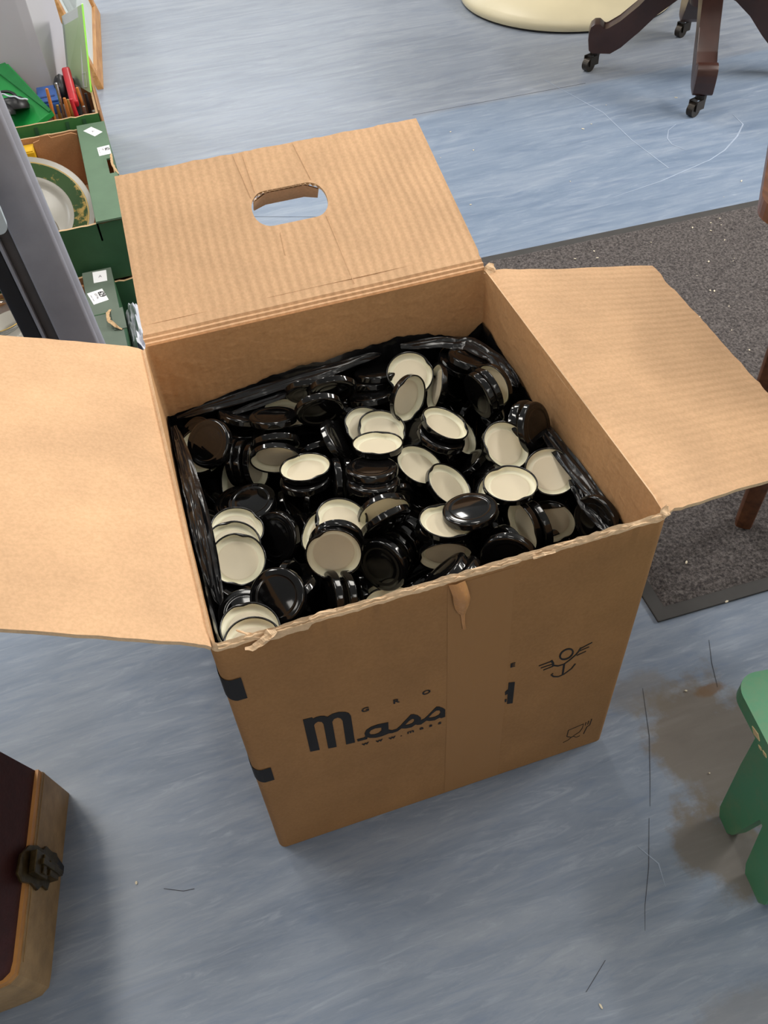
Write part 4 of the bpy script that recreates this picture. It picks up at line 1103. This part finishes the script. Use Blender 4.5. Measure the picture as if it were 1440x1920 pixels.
# lower crate under the middle one, then the middle crate, the near crate and the far crate
crate('fruit_crate', (0, 0, 0), -0.42, 0.028, 1.318, 1.83, 0.128, 'dark green cardboard crate on the floor, under the crate of china', 0, (M_GREEND, M_GREEND))
CA, ledA = crate('fruit_crate', (0, 0, 0.130), -0.42, 0.020, 1.328, 1.824, 0.137, 'green cardboard crate holding the green-banded plate, with two white stickers', 0.068, (M_GREEND, M_GREENB),
                 [(0.0045, 1.536), (0.0165, 1.536), (0.0165, 1.614), (0.0045, 1.614)])
sticker(ledA, [(-0.013, 1.804), (0.011, 1.763), (-0.010, 1.746), (-0.034, 1.788)], 0.1436, [('A', .5, .5, .010, M_GREYINK, (0, -1), 1.0)])
sticker(ledA, [(-0.011, 1.680), (0.0185, 1.684), (0.0185, 1.636), (-0.010, 1.634)], 0.1436, [('62', .76, .40, .015, M_INK, (0, 1), 0.9), ('LOT', .42, .35, .006, M_GREYINK, (0, 1), 0.9), ('---- ---', .14, .5, .008, M_GREYINK, (0, 1), 0.9)])
curl('torn_flap', [(0.018, 1.63, 0.146), (0.0165, 1.60, 0.152), (0.0150, 1.57, 0.150), (0.0185, 1.545, 0.147), (0.024, 1.53, 0.142)], [.004, .006, .006, .006, .003], M_TANEDGE, 0.2, parent=CA, label='torn tan cardboard edge of the handle hole')
CC, ledC = crate('fruit_crate', (0, 0, 0), -0.50, -0.048, 0.86, 1.312, 0.163, 'grey-green cardboard crate nearest the post, with a 629 sticker', 0.062, (M_GREEND, M_GREENG))
sticker(ledC, [(-0.088, 1.308), (-0.058, 1.306), (-0.060, 1.262), (-0.089, 1.263)], 0.1696, [('A', .52, .5, .012, M_GREYINK, (1, 0), 0.8)])
sticker(ledC, [(-0.107, 1.228), (-0.074, 1.235), (-0.065, 1.187), (-0.097, 1.180)], 0.1696, [('629', .78, .42, .017, M_INK, (0, 1), 0.9), ('LOT No.', .45, .45, .0065, M_GREYINK, (0, 1), 0.95), ('---- ----', .16, .5, .009, M_GREYINK, (0, 1), 1.0)])
curl('torn_flap', [(-0.066, 1.150, 0.170), (-0.072, 1.125, 0.177), (-0.072, 1.095, 0.180), (-0.060, 1.075, 0.176), (-0.050, 1.068, 0.171)], [.005, .007, .008, .008, .004], M_TANEDGE, 0.2, parent=CC, label='torn tan cardboard edge of the handle flap')
link('slot_tab', bx((-0.066, 1.070, 0.1696), (-0.040, 1.146, 0.1716), 0.0006), M_GREENG, CC)
link('seam', bx((-0.111, 1.138, 0.1694), (-0.072, 1.1405, 0.1702)), M_GREEND, CC)
link('inner_panel', bx((-0.30, 1.282, 0.010), (-0.112, 1.290, 0.156), 0.001), M_TAN, CC)
CD, ledD = crate('fruit_crate', (0, 0, 0), -0.44, 0.012, 1.845, 2.40, 0.287, 'tall bright green crate at the back left, filled with pens and stationery', 0, (plain('leaf_green_crate_board', srgb(58, 112, 56), 0.55, mottle=0.15, scale=12), M_GREENB))
for (xa, xb, xc) in ((-.205, -.195, -.20), (-.155, -.142, -.150), (-.09, -.078, -.072), (-.035, -.028, -.03)):
    link('printed_line', prism([(xa, 1.8445, .10), (xb, 1.8445, .10), (xc + .008, 1.8445, .28), (xc, 1.8445, .28)], (0, -.0006, 0)), M_GREEND, CD)
link('side_panel', bx((0.0135, 1.85, 0.12), (0.0175, 2.38, 0.292), 0.001), M_TAN, CD)

# brown inner card and yellow carton inside the middle crate
t = root('cardboard_divider', (-0.10, 1.80, 0.137), 'flat brown cardboard sheet standing at the far end of the china crate', 'cardboard')
pts = [(-0.060, -0.0), (0.048, 0.0), (0.048, 0.128), (0.035, 0.134), (-0.015, 0.131), (-0.020, 0.139), (-0.040, 0.139), (-0.044, 0.130), (-0.060, 0.126)]
link('sheet', prism([(x, -0.004, z) for x, z in pts], (0, 0.005, 0)), M_TAN, t)
t = root('yellow_carton', (-0.190, 1.765, 0.137), 'yellow carton tucked between the china and the crate wall', 'carton')
link('carton_body', bx((-0.055, 0.0, 0), (0.028, 0.05, 0.118), 0.002), M_YELLOW, t)
link('carton_flap', bx((-0.053, 0.003, 0.1182), (0.026, 0.030, 0.1205), 0.0008), M_YELLOW, t)


def plate(loc, rad, rot, label, band=False, name='dinner_plate', deep=0.018, group=None):
    p = root(name, loc, label, 'plate', group); p.rotation_euler = rot
    th = 0.004
    prof = [(0, 0), (rad * .56, 0), (rad * .62, deep * .35), (rad * .66, deep * .62), (rad * .985, deep), (rad, deep + .001), (rad * .985, deep - th * .6), (rad * .66, deep * .62 - th), (rad * .6, -th * .6), (rad * .5, -th), (0, -th)]
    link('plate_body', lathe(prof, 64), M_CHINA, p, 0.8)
    if band:
        z = lambda q: deep * .62 + (deep - deep * .62) * (q - .66) / (.985 - .66) + .0006
        link('green_band', lathe([(rad * .70, z(.70)), (rad * .90, z(.90))], 64), M_GLAZE, p, True)['label'] = 'dark green band with worn gilt scrolls'
        link('gilt_rim', lathe([(rad * .905, z(.905)), (rad * .92, z(.92))], 64), M_GOLD, p, True)
    return p


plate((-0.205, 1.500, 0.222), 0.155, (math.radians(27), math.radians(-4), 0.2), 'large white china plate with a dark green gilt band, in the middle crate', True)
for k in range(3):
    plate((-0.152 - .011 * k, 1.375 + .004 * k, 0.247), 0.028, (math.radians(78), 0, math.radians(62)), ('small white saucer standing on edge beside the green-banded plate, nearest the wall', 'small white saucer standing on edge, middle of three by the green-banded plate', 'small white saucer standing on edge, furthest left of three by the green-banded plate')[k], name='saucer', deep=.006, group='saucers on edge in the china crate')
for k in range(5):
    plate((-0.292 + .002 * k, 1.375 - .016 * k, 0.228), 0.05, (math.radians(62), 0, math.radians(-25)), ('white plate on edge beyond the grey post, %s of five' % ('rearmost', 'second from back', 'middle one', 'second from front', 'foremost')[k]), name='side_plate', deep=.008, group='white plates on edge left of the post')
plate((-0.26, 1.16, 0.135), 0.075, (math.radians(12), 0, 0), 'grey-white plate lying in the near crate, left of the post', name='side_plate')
t = root('glass_dish', (-0.30, 1.23, 0.12), 'clear glass dish with a gilt rim in the near crate', 'dish')
_mg = Mat('dish_glass', (0.9, 0.92, 0.92, 1), 0.05); _mg.b.inputs['Transmission Weight'].default_value = 0.9
link('bowl', lathe([(0, 0), (.03, 0), (.055, .03), (.062, .042), (.060, .042), (.053, .031), (.028, .003), (0, .003)], 40), _mg.m, t, True)
link('gilt_rim', lathe([(.0605, .0415), (.0625, .0418), (.0625, .0432), (.0605, .0432), (.0605, .0415)], 40), M_GOLD, t, True)

# ---- stationery in the far crate
t = root('white_carton', (-0.112, 2.085, 0.02), 'tall plain white carton standing in the far crate of stationery', 'carton', rz=math.radians(0))
pl = [(0, 0), (0.026, -0.003), (0.090, 0.165), (-0.12, 0.29), (-0.20, 0.05)]
link('carton_body', prism([(x, y, 0) for x, y in pl], (0, 0, 0.72), 0.002), M_WHITEBOX, t)
link('top_flap', prism([(x * .98 - .002, y * .98 + .004, 0.721) for x, y in pl], (0, 0, 0.003)), M_WHITEBOX, t)
t = root('green_folder', (-0.17, 1.90, 0.20), 'large bright green card folder leaning in the far crate', 'folder')
A = [Vector((-0.212, 2.088, 0.352)), Vector((-0.179, 2.090, 0.352)), Vector((-0.098, 1.895, 0.292)), Vector((-0.165, 1.872, 0.268)), Vector((-0.27, 1.90, 0.25)), Vector((-0.31, 2.08, 0.31))]
bm = prism([p - t.location for p in A], (0.004, 0, -0.012), 0.0015)
link('cover', bm, M_GFOLD, t)
B = [A[0].lerp(A[5], .1), A[2].lerp(A[3], .12), A[2].lerp(A[3], .02), A[0].lerp(A[1], .8)]
link('spine', prism([p - t.location + Vector((0, 0, .0012)) for p in B], (0, 0, .003)), plain('dark_green_card', srgb(16, 112, 52), 0.45), t)
t = root('black_headphones', (-0.185, 1.905, 0.285), 'black round headset with a grey cord, by the crate edge', 'headphones')
for sgn, dx in ((1, 0.0), (-1, -0.035)):
    b = lathe([(0, .030), (.022, .030), (.034, .022), (.038, .008), (.036, 0), (0, 0)], 28)
    bmesh.ops.transform(b, matrix=Matrix.Translation((dx, 0.012 * sgn, 0.015)) @ Matrix.Rotation(math.radians(-25), 4, 'X'), verts=b.verts[:])
    link('ear_pad', b, M_BLKPL, t, 0.8)
link('headband', tube([(.03 * math.cos(a) - .015, .0 + .03 * math.sin(a), .045 + .012 * math.sin(a)) for a in [math.pi * k / 14 for k in range(15)]], .004), M_BLKPL, t, True)
link('cord', tube([(-.02 + .004 * k, .02 - .003 * k + .004 * math.sin(k), .056 - .0005 * k) for k in range(16)], .0022, 6), M_PALEPL, t, True)['label'] = 'pale grey coiled cord'
t = root('blue_case', (-0.10, 1.99, 0.262), 'blue plastic case lying beside the green folder', 'case')
link('case_body', bx((-.030, -.045, 0), (.026, .06, .030), .004), M_BLUE, t); link('case_lid', bx((-.028, -.043, .0305), (.024, .058, .036), .002), M_BLUE, t)
link('groove', bx((-.020, -.020, .0362), (.016, -.012, .0370)), plain('dark_blue_plastic', srgb(30, 54, 104), 0.4), t)
t = root('black_pouch', (-0.062, 2.04, 0.255), 'black pouch squeezed between the blue case and the red stapler', 'pouch')
b = bmesh.new(); bmesh.ops.create_icosphere(b, subdivisions=3, radius=1)
for v in b.verts: v.co = Vector((v.co.x * .022, v.co.y * .045, v.co.z * .036 + .03 + .003 * noise.noise(v.co * 3)))
link('pouch_body', b, M_BLKPL, t, True); link('zip', tube([(-.006, -.036, .050), (-.004, 0, .067), (-.004, .034, .050)], .0015, 6), M_STEELD, t)
t = root('red_stapler', (-0.040, 2.0, 0.262), 'red plastic stapler standing tip down among the pens', 'stapler')
M = Matrix.Rotation(math.radians(20), 4, 'X')
link('stapler_arm', bx((-.011, -.055, .030), (.011, .075, .052), .008, M, 3), M_RED, t, True)
link('stapler_base', bx((-.012, -.055, 0), (.012, .08, .010), .003, M), M_BLKPL, t)
link('hinge', bx((-.009, .050, .010), (.009, .068, .032), .002, M), M_STEEL, t)
t = root('clear_ring_binder', (0.008, 2.0, 0.02), 'clear plastic document binder with a lime green edge, upright in the far crate', 'binder')
S0, S1 = Vector((0.0055, 1.985, 0.285)), Vector((0.044, 2.03, 0.478))
L0, L1 = Vector((-0.045, 2.10, 0.285)), Vector((-0.014, 2.16, 0.42))
off = t.location
def board3(nm, P, th, mt):
    return link(nm, prism([p - off for p in P], th), mt, t)
lo = Vector((-0.010, 0.0, -0.26))
board3('spine_edge', [S0, S0 + Vector((.0045, .002, 0)), S1 + Vector((.0045, .002, 0)), S1], (0.0, 0.006, 0), M_LIME)
board3('front_cover', [S0, S1, L1, L0], (0.001, 0.002, 0.0), M_CLEAR)
board3('pages', [S0.lerp(L0, .25), S1.lerp(L1, .2), L1, L0], (0.004, 0.006, 0.0), M_PAPERW)
lb = [S0.lerp(L0, .12).lerp(S1.lerp(L1, .12), .06), S0.lerp(L0, .12).lerp(S1.lerp(L1, .12), .24), S0.lerp(L0, .28).lerp(S1.lerp(L1, .28), .20), S0.lerp(L0, .28).lerp(S1.lerp(L1, .28), .03)]
lc = sum(lb, Vector()) / 4
for q0, q1 in zip(lb, lb[1:] + lb[:1]):
    link('label_outline', tube([q0 - off + Vector((-.001, -.002, 0)), q1 - off + Vector((-.001, -.002, 0))], .0007, 6), M_PAPERW, t)

PENS = ((-0.105, 1.898, .40, M_BROWNPENCIL, 'orange pencil, leftmost of the pencils by the crate front'), (-0.092, 1.915, .35, M_GOLD, 'gold-capped pen beside the leftmost orange pencil'), (-0.080, 1.925, .40, M_SILVER, 'slim silver pencil with a sharpened tip, third from the left'), (-0.066, 1.905, .37, M_BROWNPENCIL, 'plain wooden pencil in the middle of the bunch'),
        (-0.054, 1.905, .36, M_GOLD, 'fat gold pen with a round end, middle of the bunch'), (-0.038, 1.895, .37, M_RED, 'red pen next to the fat gold pen'), (-0.026, 1.915, .34, M_SILVER, 'short silver pen right of the red pen'), (-0.020, 1.955, .37, M_BROWNPENCIL, 'brown pencil leaning below the clear binder'), (-0.012, 1.935, .36, M_BLKPL, 'black pen leaning below the clear binder'), (-0.001, 1.905, .325, M_SILVER, 'thick silver tube at the right front corner of the crate'))
for (x, y, zt, mt, lab) in PENS:
    fat = 0.0055 if 'fat' in lab else (0.009 if 'thick' in lab else 0.0044)
    t = root('thick_pen' if fat > .004 else 'pencil', (x, y, 0.16), lab, 'pen', 'pens and pencils in the far crate')
    L = zt - 0.16 - 0.055
    lean = Matrix.Rotation(math.radians(_rs.uniform(-4, 4)), 4, 'Y') @ Matrix.Rotation(math.radians(_rs.uniform(-8, 2)), 4, 'X')
    b = lathe([(0, 0), (fat, 0), (fat, L * .8)], 10); bmesh.ops.transform(b, matrix=lean, verts=b.verts[:]); link('barrel', b, mt, t, 0.7)
    b = lathe([(fat, L * .8), (fat * .98, L * .85), (fat * (.25 if fat < .004 else .85), L * .99), (0, L)], 10); bmesh.ops.transform(b, matrix=lean, verts=b.verts[:])
    link('tip', b, M_GOLD if mt is M_SILVER and fat < .004 else mt, t, 0.7)

# picture frame leaning beyond the far crate
K = Vector((0.040, 2.760, 0.0)); E = Vector((0.105, 3.52, 0.0)); U = (Vector((-0.055, 2.86, 0.43)) - K)
t = root('picture_frame', K, 'orange pine picture frame with a white mount, leaning behind the far crate', 'picture frame')
e = E - K; nn = e.cross(U).normalized(); nn = nn if nn.x > 0 else -nn
eu = e.normalized(); uu = (U - U.dot(eu) * eu); uu.normalize(); HF = 0.62; WF = e.length; bw_ = 0.045
def fb(a0, b0, a1, b1, d0, d1, nm, mt):
    pts = [eu * a0 + uu * b0, eu * a1 + uu * b0, eu * a1 + uu * b1, eu * a0 + uu * b1]
    return link(nm, prism([p + nn * d0 for p in pts], nn * (d1 - d0), 0.002), mt, t)
fb(0, 0, WF, bw_, -.022, 0, 'frame_bar', M_PINE); fb(0, HF - bw_, WF, HF, -.022, 0, 'frame_bar', M_PINE)
fb(0, bw_, bw_, HF - bw_, -.022, 0, 'frame_bar', M_PINE); fb(WF - bw_, bw_, WF, HF - bw_, -.022, 0, 'frame_bar', M_PINE)
fb(bw_, bw_, WF - bw_, HF - bw_, -.016, -.012, 'mount', M_PAPERW)
fb(.16, .16, WF - .16, HF - .16, -.0118, -.0112, 'print', plain('grey_print', srgb(176, 184, 182), 0.5, mottle=0.2, scale=12))
t = root('crumpled_paper', (-0.030, 1.205, 0.0), 'crumpled white paper wedged between the near crate and the big box', 'paper')
b = bmesh.new(); bmesh.ops.create_grid(b, x_segments=16, y_segments=20, size=1.0)
for v in b.verts:
    q = v.co.copy(); v.co = Vector((q.x * .024 + .004, q.y * .085, .085 + .025 * noise.noise(q * 2.2) + .012 * noise.noise(q * 5) - .05 * abs(q.x) ** 2))
bmesh.ops.solidify(b, geom=b.faces[:], thickness=0.0012)
link('sheet', b, M_PAPER, t)
b = bmesh.new(); bmesh.ops.create_grid(b, x_segments=10, y_segments=10, size=1.0)
for v in b.verts:
    q = v.co.copy(); v.co = Vector((q.x * .026, q.y * .075, .035 + .02 * noise.noise(q * 3 + Vector((5, 0, 0))) - .035 * abs(q.y)))
bmesh.ops.solidify(b, geom=b.faces[:], thickness=0.001)
link('torn_piece', b, M_PAPER, t)

# ================================================================ grey steel post beside the flap
t = root('steel_post', (0, 0.78, 0), 'grey painted steel upright with a dark grooved side, left behind the box flap', 'post')
tilt = Matrix.Translation((-0.056, 0, 0)) @ Matrix.Shear('XY', 4, (0, 0)) @ Matrix.Rotation(math.radians(-2.8), 4, 'Y')
def post_part(nm, prof, z0, z1, mt, bev=0.003):
    b = prism([(x, y, z0) for x, y in prof], (0, 0, z1 - z0), 0)
    bmesh.ops.bevel(b, geom=[e for e in b.edges if abs(e.verts[0].co.z - e.verts[1].co.z) > .1], offset=bev, segments=3, affect='EDGES', profile=0.5)
    bmesh.ops.transform(b, matrix=tilt, verts=b.verts[:])
    return link(nm, b, mt, t, 0.6)
post_part('main_tube', [(-.060, 0), (-.004, .0), (0.0, .012), (0, .05), (-.060, .05)], 0.0, 1.15, M_STEEL, .004)
post_part('edge_bead', [(-.0035, .004), (.004, .012), (.004, .03), (-.0035, .03)], 0.0, 1.15, M_STEEL, .0025)
post_part('groove_web', [(-.078, .016), (-.0602, .016), (-.0602, .040), (-.078, .040)], 0.0, 1.15, M_STEELD, .001)
post_part('side_flange', [(-.084, .006), (-.0782, .004), (-.0782, .045), (-.084, .045)], 0.0, 1.15, M_STEEL, .001)
post_part('rear_rail', [(-.112, .012), (-.0842, .010), (-.0842, .05), (-.112, .05)], 0.0, 1.15, M_BLKPL, .003)  # black colour stands in for the shadow on this tube
post_part('foot_plate', [(-.12, -.01), (.012, -.01), (.012, .06), (-.12, .06)], 0.0, 0.006, M_STEELD, .002)
b = flat_poly([rrect(-.105, .588, -.066, .70, .012)], lambda x, z: (x - 0.070, -.045, z), (0, .012, 0))
link('bracket', b, M_PALEPL, t)['label'] = 'pale grey rounded bracket plate'
link('bracket_bolt', tube([(-.14, -.035, .63), (-.14, .02, .63)], .005), M_STEELD, t)

# ================================================================ brown case, bottom left
t = root('leather_case', (-0.43, 0.03, 0), 'dark maroon case with a worn tan leather band and brass clasp, bottom left', 'case')
o_ = t.location
def cp(x, y, z): return Vector((x, y, z)) - o_
h_ = 0.13
NEAR = [(-.321, -.060), (-.3245, -.074), (-.334, -.081), (-.352, -.083), (-.55, -.088)]
def band(name, dz0, dz1, outset, mt, far=(-.279, .184), farTop=(-.2790, .160)):
    lo_ = [(far[0], far[1])] + NEAR + [(-.56, .23)]
    hi_ = [(farTop[0] - .001, farTop[1])] + [(x + .003, y - .018) for x, y in NEAR] + [(-.56, .20)]
    def at(z):
        k = z / h_
        return [((a[0] + (b[0] - a[0]) * k) + outset * (1 if i < 3 else 0.3), (a[1] + (b[1] - a[1]) * k) - (outset if i >= 3 and i < 6 else 0)) for i, (a, b) in enumerate(zip(lo_, hi_))]
    A = at(dz0); B = at(dz1); bm = bmesh.new()
    va = [bm.verts.new(cp(x, y, dz0)) for x, y in A]; vb = [bm.verts.new(cp(x, y, dz1)) for x, y in B]
    for i in range(len(A)):
        j = (i + 1) % len(A); bm.faces.new((va[i], va[j], vb[j], vb[i]))
    bm.faces.new(va[::-1]); bm.faces.new(vb)
    return link(name, bm, mt, t), A, B
band('leather_band', 0.0, 0.118, 0.0, M_HIDE); _, A_, B_ = band('wood_lip', 0.118, 0.130, -0.0015, M_LIP)
# maroon cover rising from the lip, its side leaning in
bm = bmesh.new(); lowr = [(x - .004, y + (.003 if i in (2, 3, 4, 5) else 0)) for i, (x, y) in enumerate(B_)]
rows = []
for (dz, inn) in ((0.128, 0.0), (0.16, .008), (0.25, .030), (0.31, .045), (0.335, .060), (0.342, .085)):
    rows.append([bm.verts.new(cp(x - inn * (1 if i in (0, 1, 2, 3) else 0), y + (inn * .8 if i in (2, 3, 4, 5) else -inn * .2), dz)) for i, (x, y) in enumerate(lowr)])
for A, B in zip(rows, rows[1:]):
    for i in range(len(A)):
        j = (i + 1) % len(A); bm.faces.new((A[i], A[j], B[j], B[i]))
bm.faces.new(rows[-1])
link('cover', bm, M_MAROON, t, 0.6)
def side_at(f, z):      # point on the right side, f=0 near .. 1 far
    k = z / h_
    n_ = Vector((-.321 + .003 * k, -.06 - .018 * k, z)); f_ = Vector((-.279 - .001 * k, .184 - .024 * k, z))
    return n_.lerp(f_, f) - o_
cl = bmesh.new(); outl = []
prof2 = [(.36, .148), (.40, .158), (.50, .155), (.555, .140), (.57, .118), (.565, .095), (.60, .085), (.585, .060), (.60, .040), (.56, .030), (.52, .045), (.46, .040), (.43, .058), (.38, .062), (.39, .085), (.35, .100), (.37, .125)]
pts = [side_at(f, z) + Vector((.0015 - max(0, z - .13) * .25, 0, 0)) for f, z in prof2]
link('clasp_plate', prism(pts, (.0035, -.0006, .001), 0.0008), M_BRASS, t)
for (f0, f1, z0, z1, d) in ((.41, .53, .085, .135, .009), (.43, .51, .050, .086, .012), (.42, .52, .100, .112, .012), (.46, .49, .040, .120, .014)):
    pts = [side_at(f0, z0), side_at(f1, z0), side_at(f1, z1), side_at(f0, z1)]
    link('clasp_hasp', prism([p + Vector((.002, 0, 0)) for p in pts], (d, -.0012, .0015), 0.0012), M_BRASS, t)
pts = [side_at(.52, .0), side_at(.56, .0), side_at(.60, .045), side_at(.545, .055)]
link('clasp_tongue', prism([p + Vector((.0012, 0, 0)) for p in pts], (.002, 0, 0)), M_BLKPL, t)
link('stitching', tube([side_at(f, .112) + Vector((.0008, 0, 0)) for f in [k / 20 for k in range(21)]], .0006, 5), M_HIDE, t)

# ================================================================ green painted stool, bottom right
t = root('painted_stool', (0.68, -0.21, 0), 'low green painted wooden stool with chipped edges, bottom right corner', 'stool', rz=math.radians(-8))
R_ = Matrix.Rotation(math.radians(8), 3, 'Z')
def sp(x, y, z=0.0):
    return R_ @ (Vector((x, y, z)) - Vector((0.68, -0.21, 0)))
x0_, x1_, ya, yb = -.098, .30, -.118, .118
b = flat_poly([rrect(x0_, ya, x1_, yb, .030, 8)], lambda x, y: (x, y, .228), (0, 0, .022))
bmesh.ops.remove_doubles(b, verts=b.verts[:], dist=1e-5)
link('seat_board', b, M_GPAINT, t)
def leg_panel(nm, xp, sgn):
    # end board with a V cut out of its foot, splayed outwards
    loops = [[(-.078, .228), (.066, .228), (.058, .12), (.046, .014), (.038, 0), (.014, 0), (.006, .012), (-.010, .10), (-.018, .10), (-.034, .014), (-.042, 0), (-.080, 0), (-.088, .014), (-.080, .12)]]
    bb = flat_poly(loops, lambda y, z: (xp - sgn * (.228 - z) * -0.07, y, z), (sgn * -.020, 0, 0))
    return link(nm, bb, M_GPAINT, t)
leg_panel('leg_board', -.072, -1); leg_panel('leg_board', .270, 1)
link('stretcher', bx((-.055, -.012, .12), (.26, .012, .19), .002), M_GPAINT, t)
for (y, z, a) in ((.045, .236, .010), (.020, .232, .005), (.030, .229, .004)):
    link('paint_chip', prism([(x0_ - .0012, y - a, z), (x0_ - .0012, y - a * .3, z + a * .5), (x0_ - .0012, y + a, z + a * .1), (x0_ - .0012, y + a * .2, z - a * .45)], (.0012, 0, 0)), M_CHIP, t)

# ================================================================ wooden side table, right
t = root('side_table', (0.98, 0.40, 0), 'brown wooden side table with a rounded corner, right of the box on the mat', 'table')
o_ = t.location; ex = Vector((.78, -.62, 0)); ey = Vector((.62, .78, 0)); c1_ = Vector((.750, .280, 0))
def tp(a, b_, z): return c1_ + ex * a + ey * b_ + Vector((0, 0, z)) - o_
b = flat_poly([rrect(0, 0, .62, .62, .045, 8)], lambda a, b_: tp(a, b_, .642), (0, 0, .022))
link('table_top', b, M_WOOD, t)
AP = .09
for (a0, b0, a1, b1) in ((AP, AP, .52, AP + .018), (AP, .502, .52, .52), (AP, AP + .02, AP + .018, .50), (.502, AP + .02, .52, .50)):
    link('apron', prism([tp(a0, b0, .57), tp(a1, b0, .57), tp(a1, b1, .57), tp(a0, b1, .57)], (0, 0, .072)), M_WOOD, t)
for (a, b_) in ((.137, .126), (.49, .126), (.137, .49), (.49, .49)):
    s0, s1 = .026, .015; zf = 0.006
    bm = bmesh.new(); lo_ = []; hi_ = []
    for k in range(12):
        q = 2 * math.pi * k / 12 + .3
        cx = math.copysign(abs(math.cos(q)) ** .6, math.cos(q)); cy = math.copysign(abs(math.sin(q)) ** .6, math.sin(q))
        lo_.append(bm.verts.new(tp(a + s1 * cx, b_ + s1 * cy, zf))); hi_.append(bm.verts.new(tp(a + s0 * cx, b_ + s0 * cy, .641)))
    for k in range(12):
        j = (k + 1) % 12; bm.faces.new((lo_[k], lo_[j], hi_[j], hi_[k]))
    bm.faces.new(lo_[::-1]); bm.faces.new(hi_)
    link('leg', bm, M_WOOD, t, 0.6)

# ================================================================ swivel chair on four mahogany legs with castors
CH = root('swivel_chair', (1.905, 2.06, 0), 'dark mahogany swivel chair base on castors, upper right', 'chair')
def chair_leg(ang):
    Rz = Matrix.Rotation(ang, 4, 'Z')
    # side profile (r, z): sweeping cabriole leg with a scrolled toe
    topc = [(.03, .335), (.08, .325), (.14, .275), (.20, .205), (.25, .155), (.285, .133), (.296, .130), (.302, .140), (.314, .149), (.330, .148), (.342, .138), (.346, .122)]
    botc = [(.346, .100), (.340, .066), (.328, .058), (.270, .058), (.238, .078), (.190, .125), (.14, .180), (.09, .225), (.03, .245)]
    pr = [(r, 0, z) for r, z in topc + botc]
    b = prism([(r, -.030, z) for r, _, z in pr], (0, .060, 0), 0.004)
    bmesh.ops.transform(b, matrix=Rz, verts=b.verts[:])
    lg = link('leg', b, M_MAHOG, CH, 0.5)
    swing = Rz @ Matrix.Translation((.318, 0, 0))
    b = tube([(0, 0, .060), (0, 0, .046)], .017, 12); bmesh.ops.transform(b, matrix=swing, verts=b.verts[:]); link('castor_plate', b, M_CASTOR, lg)
    Rc = swing @ Matrix.Rotation(-ang + math.radians(200), 4, 'Z')
    b = bmesh.new()
    for s in (-1, 1):
        box_bm(b, (-.006, s * .0135 - .002, .018), (.034, s * .0135 + .002, .048), 0.001)
    bmesh.ops.transform(b, matrix=Rc, verts=b.verts[:]); link('castor_fork', b, M_CASTOR, lg)
    b = tube([(.026, -.011, .0205), (.026, .011, .0205)], .0205, 20); bmesh.ops.bevel(b, geom=[e for e in b.edges if len(e.link_faces) == 2 and e.calc_face_angle(0) > 1.2], offset=.003, segments=2, affect='EDGES')
    bmesh.ops.transform(b, matrix=Rc, verts=b.verts[:]); link('castor_wheel', b, M_CASTOR, lg, 0.5)
for (x, y) in ((1.593, 2.2325), (1.75, 1.765), (2.06, 2.357), (2.217, 1.889)):
    chair_leg(math.atan2(y - 2.06, x - 1.905))
link('hub', lathe([(0, .20), (.045, .205), (.055, .24), (.06, .30), (.05, .34), (.035, .36), (.03, .42), (0, .42)], 24), M_MAHOG, CH, 0.6)
link('seat', lathe([(0, .42), (.27, .42), (.30, .435), (.305, .455), (.29, .472), (.20, .468), (0, .462)], 40), M_MAHOG, CH, 0.6)
bm = bmesh.new()
link('back_rail', tube([(.25 * math.cos(a), .25 * math.sin(a), .72) for a in [math.radians(-40 + 200 * k / 24) for k in range(25)]], .022, 8), M_MAHOG, CH, True)
for a in (-30, 10, 50, 90, 130):
    a = math.radians(a); link('spindle', tube([(.22 * math.cos(a), .22 * math.sin(a), .462), (.25 * math.cos(a), .25 * math.sin(a), .71)], .010, 8), M_MAHOG, CH, True)

# ================================================================ cream tulip chair behind
t = root('tulip_chair', (1.86, 2.895, 0), 'cream moulded pedestal chair base, top edge behind the mahogany chair', 'chair')
link('pedestal', lathe([(0, .004), (.395, .004), (.412, .008), (.4175, .020), (.414, .034), (.40, .046), (.36, .066), (.28, .095), (.19, .14), (.11, .21), (.06, .30), (.045, .38), (.06, .42), (.0, .43)], 72), M_SHELL, t, 0.9)
link('seat_shell', lathe([(0, .43), (.15, .432), (.24, .46), (.27, .52), (.262, .525), (.23, .475), (.14, .445), (0, .443)], 48), M_SHELL, t, 0.9)
link('floor_ring', lathe([(.385, .0), (.408, .0), (.408, .0042), (.385, .0042), (.385, 0)], 72), M_BLKPL, t)
